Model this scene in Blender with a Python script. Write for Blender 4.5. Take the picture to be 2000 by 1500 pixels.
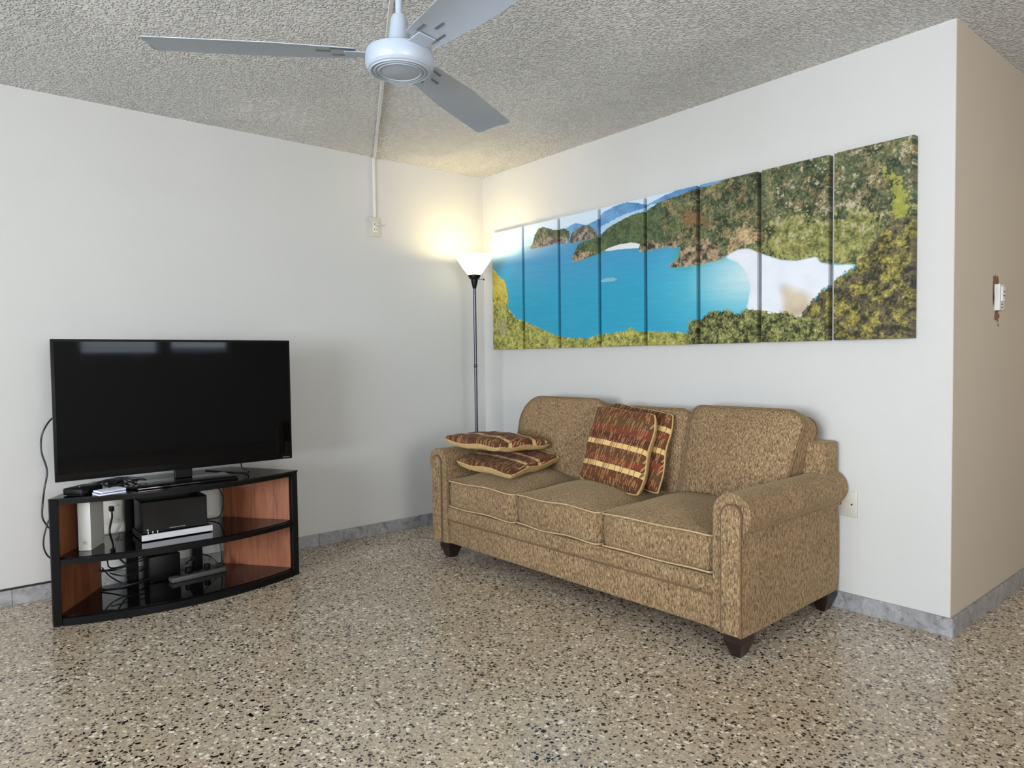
import bpy, bmesh, math, random
import numpy as np
from mathutils import Vector, Matrix

random.seed(7)
for o in list(bpy.data.objects):
    bpy.data.objects.remove(o)
SC = bpy.context.scene
COL = SC.collection
PI = math.pi

# ------------------------------------------------------------------ camera
YAW, PITCH, ROLL = 0.8748277, -0.0372932, -0.0125424
FPX = 1354.114
CAM = Vector((4.11647, -3.17611, 1.16813))
fw = Vector((-math.sin(YAW)*math.cos(PITCH), math.cos(YAW)*math.cos(PITCH), math.sin(PITCH)))
rt = Vector((math.cos(YAW), math.sin(YAW), 0))
up = rt.cross(fw)
r2 = rt*math.cos(ROLL) + up*math.sin(ROLL)
u2 = -rt*math.sin(ROLL) + up*math.cos(ROLL)
cam = bpy.data.cameras.new('camera')
cam.sensor_fit = 'HORIZONTAL'
cam.sensor_width = 36.0
cam.lens = FPX/2000*36.0
cam.clip_start = 0.05
co = bpy.data.objects.new('camera', cam)
COL.objects.link(co)
M = Matrix.Identity(4)
for i in range(3):
    M[i][0], M[i][1], M[i][2], M[i][3] = r2[i], u2[i], -fw[i], CAM[i]
co.matrix_world = M
SC.camera = co

# ------------------------------------------------------------------ light and exposure
SC.view_settings.view_transform = 'Standard'
SC.view_settings.look = 'None'
SC.view_settings.gamma = 1.0
SC.view_settings.use_curve_mapping = False
SC.view_settings.exposure = 0.19

W = bpy.data.worlds.new('world')
SC.world = W
W.use_nodes = True
wn = W.node_tree.nodes
wn.clear()
wo = wn.new('ShaderNodeOutputWorld')
wb = wn.new('ShaderNodeBackground')
wb.inputs['Color'].default_value = (0.62, 0.78, 1.0, 1)
wb.inputs['Strength'].default_value = 1.6
W.node_tree.links.new(wb.outputs[0], wo.inputs[0])

def area_light(name, loc, direction, sx, sy, power, color):
    L = bpy.data.lights.new(name, 'AREA')
    L.shape = 'RECTANGLE'
    L.size, L.size_y = sx, sy
    L.energy = power
    L.color = color
    o = bpy.data.objects.new(name, L)
    COL.objects.link(o)
    o.location = loc
    o.rotation_euler = Vector(direction).to_track_quat('-Z', 'Z').to_euler()
    return o

# daylight entering by the windows of the room (just outside each opening)
FRONT_Y, RIGHT_X, HALL_Y = -7.5, 6.7, 3.6
area_light('daylight_front_window', (3.7, FRONT_Y-0.22, 1.45), (0, 1, 0), 3.3, 1.8, 315, (0.84, 0.92, 1.0))
area_light('daylight_right_window', (RIGHT_X+0.22, -1.31, 1.74), (-1, 0, 0), 0.92, 0.90, 9, (0.86, 0.93, 1.0))
area_light('daylight_right_window', (RIGHT_X+0.22, -0.34, 1.74), (-1, 0, 0), 0.76, 0.90, 8, (0.86, 0.93, 1.0))

area_light('side_fill_light', (RIGHT_X+0.22, -3.0, 1.55), (-1, 0, 0), 1.8, 1.4, 100, (1.0, 0.95, 0.87))  # added fill from the right for the left wall and sofa side
# uplights added outside the front and side windows to brighten the ceiling
area_light('ceiling_fill_front', (3.7, FRONT_Y-0.30, 1.25), (0, 0.80, 0.60), 3.2, 1.5, 190, (0.95, 0.97, 1.0))
area_light('ceiling_fill_side', (RIGHT_X+0.30, -3.0, 1.35), (-0.80, 0, 0.60), 1.7, 1.2, 60, (1.0, 0.97, 0.93))

# ------------------------------------------------------------------ helpers
def setp(o, label=None, cat=None, group=None, kind=None):
    if label: o['label'] = label
    if cat: o['category'] = cat
    if group: o['group'] = group
    if kind: o['kind'] = kind
    return o

def empty(name, loc, rz=0.0, label=None, cat=None, group=None):
    o = bpy.data.objects.new(name, None)
    COL.objects.link(o)
    o.location = loc
    o.rotation_euler = (0, 0, rz)
    o.empty_display_size = 0.1
    return setp(o, label, cat, group)

class MB:
    def __init__(s):
        s.v, s.f, s.m = [], [], []
    def add(s, vs, fs, mi=0):
        n = len(s.v)
        s.v += [tuple(v) for v in vs]
        s.f += [tuple(i+n for i in f) for f in fs]
        s.m += [mi]*len(fs)
        return s
    def box(s, x0, x1, y0, y1, z0, z1, bev=0.0, seg=2, mi=0, mat=None):
        bm = bmesh.new()
        vs = [bm.verts.new((x, y, z)) for x in (x0, x1) for y in (y0, y1) for z in (z0, z1)]
        for q in ((0, 1, 3, 2), (4, 6, 7, 5), (0, 4, 5, 1), (2, 3, 7, 6), (0, 2, 6, 4), (1, 5, 7, 3)):
            bm.faces.new([vs[i] for i in q])
        if bev > 0:
            bmesh.ops.bevel(bm, geom=list(bm.edges), offset=bev, segments=seg, profile=0.5, affect='EDGES')
        if mat is not None:
            bm.transform(mat)
        bm.verts.index_update()
        s.add([v.co[:] for v in bm.verts], [[v.index for v in f.verts] for f in bm.faces], mi)
        bm.free()
        return s
    def tube(s, pts, r, seg=8, closed=False, mi=0, caps=True):
        pts = [Vector(p) for p in pts]
        n = len(pts)
        rings = []
        prev = None
        for i, p in enumerate(pts):
            a = pts[(i-1) % n] if (closed or i > 0) else p
            b = pts[(i+1) % n] if (closed or i < n-1) else p
            t = (b-a)
            t = t.normalized() if t.length > 1e-9 else Vector((0, 0, 1))
            if prev is None:
                h = Vector((0, 0, 1)) if abs(t.z) < 0.9 else Vector((1, 0, 0))
                nrm = t.cross(h).normalized()
            else:
                nrm = (prev - t*prev.dot(t))
                nrm = nrm.normalized() if nrm.length > 1e-6 else t.orthogonal().normalized()
            prev = nrm
            bi = t.cross(nrm)
            rr = r[i] if isinstance(r, (list, tuple)) else r
            rings.append([p + (nrm*math.cos(2*PI*k/seg) + bi*math.sin(2*PI*k/seg))*rr for k in range(seg)])
        vs = [v for ring in rings for v in ring]
        fs = []
        m = n if closed else n-1
        for i in range(m):
            j = (i+1) % n
            for k in range(seg):
                l = (k+1) % seg
                fs.append((i*seg+k, i*seg+l, j*seg+l, j*seg+k))
        if not closed and caps:
            fs.append(tuple(range(seg-1, -1, -1)))
            fs.append(tuple((n-1)*seg+k for k in range(seg)))
        return s.add(vs, fs, mi)
    def lathe(s, prof, seg=32, c=(0, 0, 0), mi=0, cap0=True, cap1=True):
        vs, fs = [], []
        for (r, z) in prof:
            for k in range(seg):
                a = 2*PI*k/seg
                vs.append((c[0]+r*math.cos(a), c[1]+r*math.sin(a), c[2]+z))
        for i in range(len(prof)-1):
            for k in range(seg):
                l = (k+1) % seg
                fs.append((i*seg+k, i*seg+l, (i+1)*seg+l, (i+1)*seg+k))
        if cap0: fs.append(tuple(range(seg-1, -1, -1)))
        if cap1: fs.append(tuple((len(prof)-1)*seg+k for k in range(seg)))
        return s.add(vs, fs, mi)
    def prism(s, outline, a0, a1, plane='xy', bev=0.0, seg=2, mi=0):
        """extrude a 2d outline; plane gives the outline's axes, the third axis runs a0..a1"""
        def P(p, a):
            return {'xy': (p[0], p[1], a), 'xz': (p[0], a, p[1]), 'yz': (a, p[0], p[1])}[plane]
        bm = bmesh.new()
        A = [bm.verts.new(P(p, a0)) for p in outline]
        B = [bm.verts.new(P(p, a1)) for p in outline]
        n = len(outline)
        c0 = bm.faces.new(A); c1 = bm.faces.new(B[::-1])
        for i in range(n):
            bm.faces.new((A[i], B[i], B[(i+1) % n], A[(i+1) % n]))
        if bev > 0:
            es = list(set(list(c0.edges)+list(c1.edges)))
            bmesh.ops.bevel(bm, geom=es, offset=bev, segments=seg, profile=0.5, affect='EDGES')
        bmesh.ops.recalc_face_normals(bm, faces=list(bm.faces))
        bm.verts.index_update()
        s.add([v.co[:] for v in bm.verts], [[v.index for v in f.verts] for f in bm.faces], mi)
        bm.free()
        return s
    def build(s, name, mats, parent=None, smooth=35, loc=None, rot=None):
        me = bpy.data.meshes.new(name)
        me.from_pydata(s.v, [], s.f)
        bm = bmesh.new(); bm.from_mesh(me)
        bmesh.ops.recalc_face_normals(bm, faces=list(bm.faces))
        bm.to_mesh(me); bm.free()
        if not isinstance(mats, (list, tuple)): mats = [mats]
        for m in mats: me.materials.append(m)
        if len(mats) > 1: me.polygons.foreach_set('material_index', s.m)
        if smooth:
            me.polygons.foreach_set('use_smooth', [True]*len(me.polygons))
            me.set_sharp_from_angle(angle=math.radians(smooth))
        me.update()
        o = bpy.data.objects.new(name, me)
        COL.objects.link(o)
        if parent: o.parent = parent
        if loc: o.location = loc
        if rot: o.rotation_euler = rot
        return o

def rrect(x0, x1, y0, y1, r, n=6):
    """rounded rectangle outline; r may be a tuple (bl, br, tr, tl)"""
    if not isinstance(r, (tuple, list)): r = (r,)*4
    out = []
    for (cx, cy, rr, a0) in ((x0+r[0], y0+r[0], r[0], PI), (x1-r[1], y0+r[1], r[1], 1.5*PI), (x1-r[2], y1-r[2], r[2], 0), (x0+r[3], y1-r[3], r[3], 0.5*PI)):
        for k in range(n+1):
            a = a0 + 0.5*PI*k/n
            out.append((cx+rr*math.cos(a), cy+rr*math.sin(a)))
    return out

def resample(pts, step):
    out = []
    n = len(pts)
    for i in range(n):
        a, b = pts[i], pts[(i+1) % n]
        d = math.hypot(b[0]-a[0], b[1]-a[1])
        k = max(1, int(math.ceil(d/step)))
        for j in range(k):
            t = j/k
            out.append((a[0]+(b[0]-a[0])*t, a[1]+(b[1]-a[1])*t))
    return out

def spline(pts, n=8):
    pts = [Vector(p) for p in pts]
    out = []
    for i in range(len(pts)-1):
        p0 = pts[max(0, i-1)]; p1 = pts[i]; p2 = pts[i+1]; p3 = pts[min(len(pts)-1, i+2)]
        for k in range(n):
            t = k/n
            out.append(0.5*((2*p1) + (p2-p0)*t + (2*p0-5*p1+4*p2-p3)*t*t + (3*p1-p0-3*p2+p3)*t**3))
    out.append(pts[-1])
    return out

# ------------------------------------------------------------------ materials
def srgb(r, g, b):
    f = lambda c: (c/255/12.92) if c/255 <= 0.04045 else ((c/255+0.055)/1.055)**2.4
    return (f(r), f(g), f(b), 1)

class NT:
    def __init__(s, name):
        s.m = bpy.data.materials.new(name)
        s.m.use_nodes = True
        s.t = s.m.node_tree
        s.t.nodes.clear()
        s.out = s.n('ShaderNodeOutputMaterial')
        s.b = s.n('ShaderNodeBsdfPrincipled')
        s.l(s.b.outputs[0], s.out.inputs[0])
    def n(s, typ, **kw):
        nd = s.t.nodes.new(typ)
        for k, v in kw.items(): setattr(nd, k, v)
        return nd
    def l(s, a, b): s.t.links.new(a, b)
    def setin(s, nd, key, v):
        if hasattr(v, 'is_output') or isinstance(v, bpy.types.NodeSocket): s.l(v, nd.inputs[key])
        else: nd.inputs[key].default_value = v
    def P(s, **kw):
        for k, v in kw.items(): s.setin(s.b, k.replace('_', ' '), v)
        return s
    def coord(s, which='Object', scale=None, loc=None, rot=None):
        tc = s.n('ShaderNodeTexCoord')
        if scale is None and loc is None and rot is None: return tc.outputs[which]
        mp = s.n('ShaderNodeMapping')
        s.l(tc.outputs[which], mp.inputs['Vector'])
        if scale is not None: mp.inputs['Scale'].default_value = scale
        if loc is not None: mp.inputs['Location'].default_value = loc
        if rot is not None: mp.inputs['Rotation'].default_value = rot
        return mp.outputs[0]
    def noise(s, vec, scale, detail=3, rough=0.5, dist=0.0, out=0):
        nd = s.n('ShaderNodeTexNoise')
        s.l(vec, nd.inputs['Vector'])
        nd.inputs['Scale'].default_value = scale
        nd.inputs['Detail'].default_value = detail
        nd.inputs['Roughness'].default_value = rough
        nd.inputs['Distortion'].default_value = dist
        return nd.outputs[out]
    def voro(s, vec, scale, feature='F1', rnd=1.0):
        nd = s.n('ShaderNodeTexVoronoi', feature=feature)
        s.l(vec, nd.inputs['Vector'])
        nd.inputs['Scale'].default_value = scale
        nd.inputs['Randomness'].default_value = rnd
        return nd
    def ramp(s, fac, stops, interp='LINEAR'):
        nd = s.n('ShaderNodeValToRGB')
        cr = nd.color_ramp
        cr.interpolation = interp
        while len(cr.elements) < len(stops): cr.elements.new(0.5)
        for e, (p, c) in zip(cr.elements, stops):
            e.position = p
            e.color = c if len(c) == 4 else (*c, 1)
        s.l(fac, nd.inputs[0])
        return nd.outputs[0]
    def mix(s, fac, a, b, mode='MIX'):
        nd = s.n('ShaderNodeMix', data_type='RGBA', blend_type=mode)
        s.setin(nd, 0, fac); s.setin(nd, 6, a); s.setin(nd, 7, b)
        return nd.outputs[2]
    def math(s, op, a, b=0.0, c=0.0):
        nd = s.n('ShaderNodeMath', operation=op)
        s.setin(nd, 0, a); s.setin(nd, 1, b)
        if op in ('COMPARE', 'MULTIPLY_ADD', 'SMOOTH_MIN'): s.setin(nd, 2, c)
        return nd.outputs[0]
    def sep(s, vec):
        nd = s.n('ShaderNodeSeparateXYZ'); s.l(vec, nd.inputs[0]); return nd.outputs
    def comb(s, x, y, z=0.0):
        nd = s.n('ShaderNodeCombineXYZ'); s.setin(nd, 0, x); s.setin(nd, 1, y); s.setin(nd, 2, z); return nd.outputs[0]
    def bump(s, h, strength=0.3, dist=0.01):
        nd = s.n('ShaderNodeBump')
        nd.inputs['Strength'].default_value = strength
        nd.inputs['Distance'].default_value = dist
        s.l(h, nd.inputs['Height'])
        s.l(nd.outputs[0], s.b.inputs['Normal'])
        return s

def plain(name, col, rough=0.5, metal=0.0, var=0.08, nscale=12, bump=0.0, bscale=60, coat=0.0, spec=0.5):
    t = NT(name)
    v = t.coord('Object')
    n = t.noise(v, nscale, 3)
    lo = tuple(c*(1-var) for c in col[:3]) + (1,)
    hi = tuple(min(1, c*(1+var)) for c in col[:3]) + (1,)
    t.P(Base_Color=t.ramp(n, [(0.3, lo), (0.7, hi)]), Roughness=rough, Metallic=metal)
    t.b.inputs['Specular IOR Level'].default_value = spec
    if coat: t.P(Coat_Weight=coat, Coat_Roughness=0.05)
    if bump: t.bump(t.noise(v, bscale, 3), bump, 0.004)
    return t.m

def mat_wall(name, col):
    t = NT(name)
    v = t.coord('Object')
    n = t.noise(v, 1.3, 4, 0.6)
    c = t.ramp(n, [(0.3, tuple(x*0.965 for x in col[:3])+(1,)), (0.7, col)])
    t.P(Base_Color=c, Roughness=0.75)
    t.b.inputs['Specular IOR Level'].default_value = 0.25
    h = t.math('ADD', t.math('MULTIPLY', t.noise(v, 7, 4, 0.6), 1.0), t.math('MULTIPLY', t.noise(v, 130, 3), 0.12))
    t.bump(h, 0.10, 0.02)
    return t.m

def mat_ceiling():
    t = NT('popcorn_ceiling')
    v = t.coord('Object')
    w = t.noise(v, 30, 2, 0.5, 0, 1)
    nd = t.n('ShaderNodeVectorMath', operation='MULTIPLY_ADD')
    t.l(w, nd.inputs[0]); nd.inputs[1].default_value = (0.02, 0.02, 0.02); t.l(v, nd.inputs[2])
    vv = nd.outputs[0]
    vo = t.voro(vv, 92, 'F1').outputs['Distance']
    g = t.ramp(vo, [(0.0, (1, 1, 1)), (0.55, (0.12, 0.12, 0.12)), (0.8, (0, 0, 0))])
    n2 = t.noise(v, 230, 3, 0.65)
    h = t.math('ADD', t.math('MULTIPLY', g, 1.0), t.math('MULTIPLY', n2, 0.45))
    # areas skimmed thinner
    thin = t.ramp(t.noise(v, 1.1, 3, 0.55), [(0.38, (0.72, 0.72, 0.72)), (0.52, (1, 1, 1))])
    h = t.math('MULTIPLY', h, thin)
    c = t.ramp(t.noise(v, 2.0, 3), [(0.3, srgb(243, 242, 240)), (0.7, srgb(249, 248, 246))])
    t.P(Base_Color=c, Roughness=0.8)
    t.b.inputs['Specular IOR Level'].default_value = 0.3
    t.bump(h, 1.0, 0.030)
    return t.m

def mat_terrazzo():
    t = NT('terrazzo')
    v = t.coord('Object')
    wv = t.noise(v, 60, 2, 0.5, 0, 1)
    nd = t.n('ShaderNodeVectorMath', operation='MULTIPLY_ADD')
    t.l(wv, nd.inputs[0]); nd.inputs[1].default_value = (0.008, 0.008, 0.008); t.l(v, nd.inputs[2])
    vv = nd.outputs[0]
    big = t.noise(v, 1.1, 4, 0.55)
    base = t.ramp(t.noise(v, 240, 3, 0.6), [(0.3, srgb(160, 146, 128)), (0.7, srgb(192, 178, 158))])
    def layer(col, scale, stops, lo, hi):
        f1 = t.voro(vv, scale, 'F1')
        ed = t.voro(vv, scale, 'DISTANCE_TO_EDGE').outputs['Distance']
        s3 = t.n('ShaderNodeSeparateColor'); t.l(f1.outputs['Color'], s3.inputs[0])
        chip = t.ramp(s3.outputs[0], stops, 'CONSTANT')
        alpha = t.n('ShaderNodeValToRGB')
        thr = t.math('MULTIPLY_ADD', s3.outputs[1], hi-lo, lo)
        m1 = t.math('GREATER_THAN', ed, thr)
        m2 = t.math('LESS_THAN', s3.outputs[0], stops[-1][0])
        return t.mix(t.math('MULTIPLY', m1, m2), col, chip)
    c = layer(base, 135, [(0.0, srgb(204, 194, 176)), (0.12, srgb(150, 138, 120)), (0.24, srgb(116, 102, 86)), (0.32, srgb(182, 170, 152)), (0.42, srgb(34, 27, 23)), (0.50, (0, 0, 0, 1))], 0.04, 0.12)
    c = layer(c, 78, [(0.0, srgb(232, 226, 212)), (0.12, srgb(198, 186, 166)), (0.24, srgb(18, 14, 12)), (0.40, srgb(166, 154, 138)), (0.46, srgb(0, 0, 0))], 0.08, 0.24)
    c = layer(c, 52, [(0.0, srgb(236, 230, 218)), (0.08, srgb(16, 12, 11)), (0.14, srgb(206, 196, 178)), (0.19, srgb(0, 0, 0))], 0.16, 0.30)
    stain = t.ramp(big, [(0.35, (0.86, 0.82, 0.76)), (0.62, (1, 1, 1))])
    c = t.mix(1.0, c, stain, 'MULTIPLY')
    rg = t.ramp(t.noise(v, 3.0, 4, 0.6), [(0.3, (0.14, 0.14, 0.14)), (0.7, (0.24, 0.24, 0.24))])
    t.P(Base_Color=c, Roughness=rg)
    t.b.inputs['Specular IOR Level'].default_value = 0.5
    t.bump(t.noise(v, 25, 3), 0.03, 0.004)
    return t.m

def mat_marble():
    t = NT('grey_marble_base')
    v = t.coord('Object')
    n = t.noise(v, 14, 6, 0.65, 1.2)
    c = t.ramp(n, [(0.30, srgb(98, 97, 96)), (0.45, srgb(130, 130, 131)), (0.62, srgb(152, 153, 156))])
    sp = t.ramp(t.noise(v, 46, 3, 0.6), [(0.62, (1, 1, 1)), (0.72, (0.45, 0.43, 0.40))])
    t.P(Base_Color=t.mix(1.0, c, sp, 'MULTIPLY'), Roughness=0.32)
    return t.m

def mat_sofa():
    t = NT('tan_chenille')
    v = t.coord('Object', scale=(1, 1, 0.34))
    a = t.noise(v, 170, 4, 0.7, 0.4)
    b = t.noise(t.coord('Object', scale=(1, 1, 0.2)), 420, 2, 0.6)
    f = t.math('ADD', t.math('MULTIPLY', a, 0.8), t.math('MULTIPLY', b, 0.2))
    c = t.ramp(f, [(0.36, srgb(58, 43, 30)), (0.44, srgb(111, 91, 68)), (0.55, srgb(144, 122, 94)), (0.66, srgb(182, 161, 130))])
    big = t.ramp(t.noise(t.coord('Object'), 3.2, 3, 0.6), [(0.3, (0.86, 0.84, 0.80)), (0.7, (1.06, 1.04, 1.0))])
    t.P(Base_Color=t.mix(1.0, c, big, 'MULTIPLY'), Roughness=0.92, Sheen_Weight=0.35, Sheen_Roughness=0.4)
    t.b.inputs['Sheen Tint'].default_value = srgb(206, 188, 150)
    t.b.inputs['Specular IOR Level'].default_value = 0.15
    t.bump(f, 0.45, 0.004)
    return t.m

def mat_pillow(name, bands, flip):
    """striped throw cushion: rust bands, upright tan stitches, tan ribbons at the given heights (0..1)"""
    t = NT(name)
    X, Y, Z = t.sep(t.coord('Object'))
    vv = t.math('MULTIPLY_ADD', Y, 1/0.45, 0.5)
    if flip: vv = t.math('SUBTRACT', 1.0, vv)
    vn = t.math('ADD', vv, t.math('MULTIPLY', t.math('SUBTRACT', t.noise(t.coord('Object'), 9, 2), 0.5), 0.05))
    base = t.ramp(vn, [(0.0, srgb(92, 60, 40)), (0.10, srgb(108, 66, 42)), (0.19, srgb(94, 66, 44)), (0.29, srgb(128, 66, 46)), (0.36, srgb(102, 70, 46)),
                       (0.46, srgb(116, 62, 44)), (0.56, srgb(92, 56, 40)), (0.64, srgb(126, 68, 48)), (0.74, srgb(104, 74, 48)), (0.86, srgb(112, 66, 44)), (0.95, srgb(88, 58, 40))], 'CONSTANT')
    grain = t.ramp(t.noise(t.coord('Object', scale=(1, 0.25, 1)), 260, 3, 0.7), [(0.3, (0.48, 0.48, 0.46)), (0.7, (1.05, 1.08, 1.05))])
    base = t.mix(1.0, base, grain, 'MULTIPLY')
    xs = t.math('ADD', t.math('MULTIPLY', X, 165.0), t.math('MULTIPLY', Y, 7.0))
    col = t.math('FLOOR', xs)
    fx = t.math('FRACT', xs)
    w1 = t.n('ShaderNodeTexWhiteNoise', noise_dimensions='1D'); t.l(col, w1.inputs['W'])
    row = t.math('FLOOR', t.math('ADD', t.math('MULTIPLY', Y, 32.0), t.math('MULTIPLY', w1.outputs[0], 9.0)))
    w2 = t.n('ShaderNodeTexWhiteNoise', noise_dimensions='2D'); t.l(t.comb(col, row), w2.inputs['Vector'])
    dash = t.math('MULTIPLY', t.math('GREATER_THAN', w2.outputs[0], 0.70), t.math('MULTIPLY', t.math('GREATER_THAN', fx, 0.28), t.math('LESS_THAN', fx, 0.72)))
    c = t.mix(t.math('MULTIPLY', dash, 0.72), base, srgb(190, 148, 100))
    dash2 = t.math('MULTIPLY', t.math('LESS_THAN', w1.outputs[0], 0.22), t.math('GREATER_THAN', fx, 0.3))
    rib = t.mix(t.math('MULTIPLY', dash2, 0.8), srgb(204, 172, 116), srgb(84, 52, 34))
    for bv in bands:
        m = t.math('COMPARE', vv, bv, 0.03)
        c = t.mix(m, c, rib)
    t.P(Base_Color=c, Roughness=0.95, Sheen_Weight=0.03)
    t.b.inputs['Specular IOR Level'].default_value = 0.15
    t.bump(t.noise(t.coord('Object'), 300, 2), 0.4, 0.003)
    return t.m

def mat_wood():
    t = NT('cherry_veneer')
    v = t.coord('Object', scale=(6, 6, 0.7))
    n = t.noise(v, 5, 5, 0.6, 0.8)
    n2 = t.noise(t.coord('Object', scale=(40, 40, 1.5)), 6, 3, 0.6)
    f = t.math('ADD', t.math('MULTIPLY', n, 0.7), t.math('MULTIPLY', n2, 0.3))
    t.P(Base_Color=t.ramp(f, [(0.32, srgb(100, 55, 34)), (0.5, srgb(132, 79, 52)), (0.68, srgb(154, 96, 65))]), Roughness=0.42)
    return t.m

def mat_canvas():
    t = NT('canvas_print')
    at = t.n('ShaderNodeAttribute', attribute_name='print')
    v = t.coord('Object')
    a = t.noise(v, 95, 5, 0.75, 0.5)
    b = t.noise(v, 260, 3, 0.7)
    f = t.math('ADD', t.math('MULTIPLY', a, 0.6), t.math('MULTIPLY', b, 0.4))
    leaf = t.ramp(f, [(0.38, (0.22, 0.22, 0.2)), (0.47, (0.75, 0.76, 0.7)), (0.55, (1.1, 1.1, 1.0)), (0.66, (1.7, 1.65, 1.4))])
    lf = t.mix(1.0, at.outputs['Color'], leaf, 'MULTIPLY')
    c = t.mix(at.outputs['Alpha'], at.outputs['Color'], lf)
    t.P(Base_Color=c, Roughness=0.55)
    t.b.inputs['Specular IOR Level'].default_value = 0.3
    t.bump(t.noise(v, 700, 2), 0.06, 0.002)
    return t.m

def mat_glass_black(name, base, rough, spec=0.5):
    t = NT(name)
    n = t.noise(t.coord('Object'), 6, 3)
    t.P(Base_Color=base, Roughness=t.ramp(n, [(0.3, (rough,)*3), (0.7, (rough*1.5,)*3)]), Coat_Weight=0.0)
    t.b.inputs['Specular IOR Level'].default_value = spec
    return t.m

def mat_shade():
    t = NT('frosted_lamp_glass')
    n = t.noise(t.coord('Object'), 20, 2)
    c = t.ramp(n, [(0.3, (1.0, 0.86, 0.52)), (0.7, (1.0, 0.88, 0.56))])
    t.P(Base_Color=(0.92, 0.88, 0.76, 1), Roughness=0.4, Emission_Color=c, Emission_Strength=2.6)
    return t.m

M_WALL = mat_wall('warm_white_paint', srgb(187, 187, 185))
M_HALL = mat_wall('hall_warm_tint', srgb(180, 169, 154))  # wall paint with the hall's warm, dimmer light put into the colour
M_CEIL = mat_ceiling()
M_FLOOR = mat_terrazzo()
M_MARBLE = mat_marble()
M_SOFA = mat_sofa()
M_BWELT = plain('brown_welt', srgb(112, 90, 63), 0.9, var=0.15, nscale=40)
M_SEAM = plain('dark_tan_seam', srgb(98, 78, 54), 0.9, var=0.15, nscale=40)
M_WELT = plain('tan_welt', srgb(176, 152, 116), 0.9, var=0.15, nscale=40)
M_LEG = plain('espresso_wood', srgb(30, 16, 14), 0.35, var=0.2)
M_WOOD = mat_wood()
M_BLACK = plain('black_frame', srgb(9, 9, 10), 0.5, var=0.15, spec=0.14)
M_PLASTIC = plain('black_plastic', srgb(8, 8, 9), 0.42, var=0.15, spec=0.18)
M_GLOSS = mat_glass_black('black_glass', srgb(10, 10, 12), 0.05)
M_SCREEN = mat_glass_black('tv_screen', srgb(3, 3, 4), 0.035, 0.26)
M_CABLE = plain('black_cable', srgb(10, 10, 14), 0.45)
M_WHITE = plain('white_plastic', srgb(200, 200, 196), 0.45, var=0.03)
M_IVORY = plain('ivory_plastic', srgb(180, 177, 166), 0.45, var=0.03)
M_DARKHOLE = plain('dark_slot', srgb(24, 20, 18), 0.6)
M_FAN = plain('fan_enamel', srgb(160, 171, 185), 0.38, var=0.03)
M_FANRIB = plain('fan_rib_grey', srgb(96, 100, 106), 0.5)
M_STEEL = plain('gunmetal', srgb(72, 74, 84), 0.3, 0.75, var=0.1)
M_SILVER = plain('brushed_silver', srgb(205, 205, 208), 0.35, 0.3, var=0.05)
M_SHADE = mat_shade()
M_TANBACK = plain('tan_cushion_back', srgb(176, 148, 100), 0.9, var=0.12, nscale=50, bump=0.2)
M_BRICK = plain('exposed_red_plaster', srgb(124, 78, 66), 0.9, var=0.4, nscale=60, bump=0.6)
M_PAPER = plain('paper_white', srgb(222, 226, 236), 0.6, var=0.04)
M_BLUE = plain('blue_print', srgb(60, 90, 170), 0.5)
M_ALU = plain('window_aluminium', srgb(196, 198, 200), 0.4, 0.2)
M_GREY = plain('light_grey_plastic', srgb(150, 150, 148), 0.5)
M_DGREY = plain('dark_grey_plastic', srgb(74, 74, 72), 0.5)
M_MARK = plain('grey_print', srgb(120, 122, 124), 0.5)

# ------------------------------------------------------------------ the room
H = 2.5
X1 = 3.10693           # end of the sofa wall
T = 0.14
def struct(mb, name, mat, smooth=0):
    o = mb.build(name, mat, None, smooth)
    o['kind'] = 'structure'
    return o

fl = MB().add([(-T, FRONT_Y-T, 0), (RIGHT_X+T, FRONT_Y-T, 0), (RIGHT_X+T, HALL_Y+T, 0), (-T, HALL_Y+T, 0),
               (-T, FRONT_Y-T, -0.1), (RIGHT_X+T, FRONT_Y-T, -0.1), (RIGHT_X+T, HALL_Y+T, -0.1), (-T, HALL_Y+T, -0.1)],
              [(0, 1, 2, 3), (7, 6, 5, 4), (0, 4, 5, 1), (1, 5, 6, 2), (2, 6, 7, 3), (3, 7, 4, 0)])
floor = struct(fl, 'floor', M_FLOOR)
ce = MB().box(-T, RIGHT_X+T, FRONT_Y-T, HALL_Y+T, H, H+0.12)
ceiling = struct(ce, 'ceiling', M_CEIL)
struct(MB().box(-T, 0, FRONT_Y-T, T, 0, H), 'wall_left', M_WALL)
struct(MB().prism([(0, 0), (X1-0.003, 0), (X1-0.003, HALL_Y+T), (X1-T, HALL_Y+T), (X1-T, T), (0, T)], 0, H), 'wall_back', M_WALL)
struct(MB().box(X1-0.003, X1, 0.0, HALL_Y, 0, H), 'wall_corridor', M_HALL)
struct(MB().box(X1, RIGHT_X+T, HALL_Y, HALL_Y+T, 0, H), 'wall_hall', M_HALL)

def wall_with_holes(name, axis, pos, thick, a0, a1, holes):
    """axis 'x': wall plane at x=pos running along y; axis 'y': wall plane at y=pos running along x"""
    mb = MB()
    def blk(p0, p1, z0, z1):
        if p1-p0 < 1e-6 or z1-z0 < 1e-6: return
        if axis == 'x': mb.box(pos, pos+thick, p0, p1, z0, z1)
        else: mb.box(p0, p1, pos, pos+thick, z0, z1)
    cur = a0
    for (p0, p1, z0, z1) in sorted(holes):
        blk(cur, p0, 0, H); blk(p0, p1, 0, z0); blk(p0, p1, z1, H)
        cur = p1
    blk(cur, a1, 0, H)
    return struct(mb, name, M_WALL)

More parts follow.
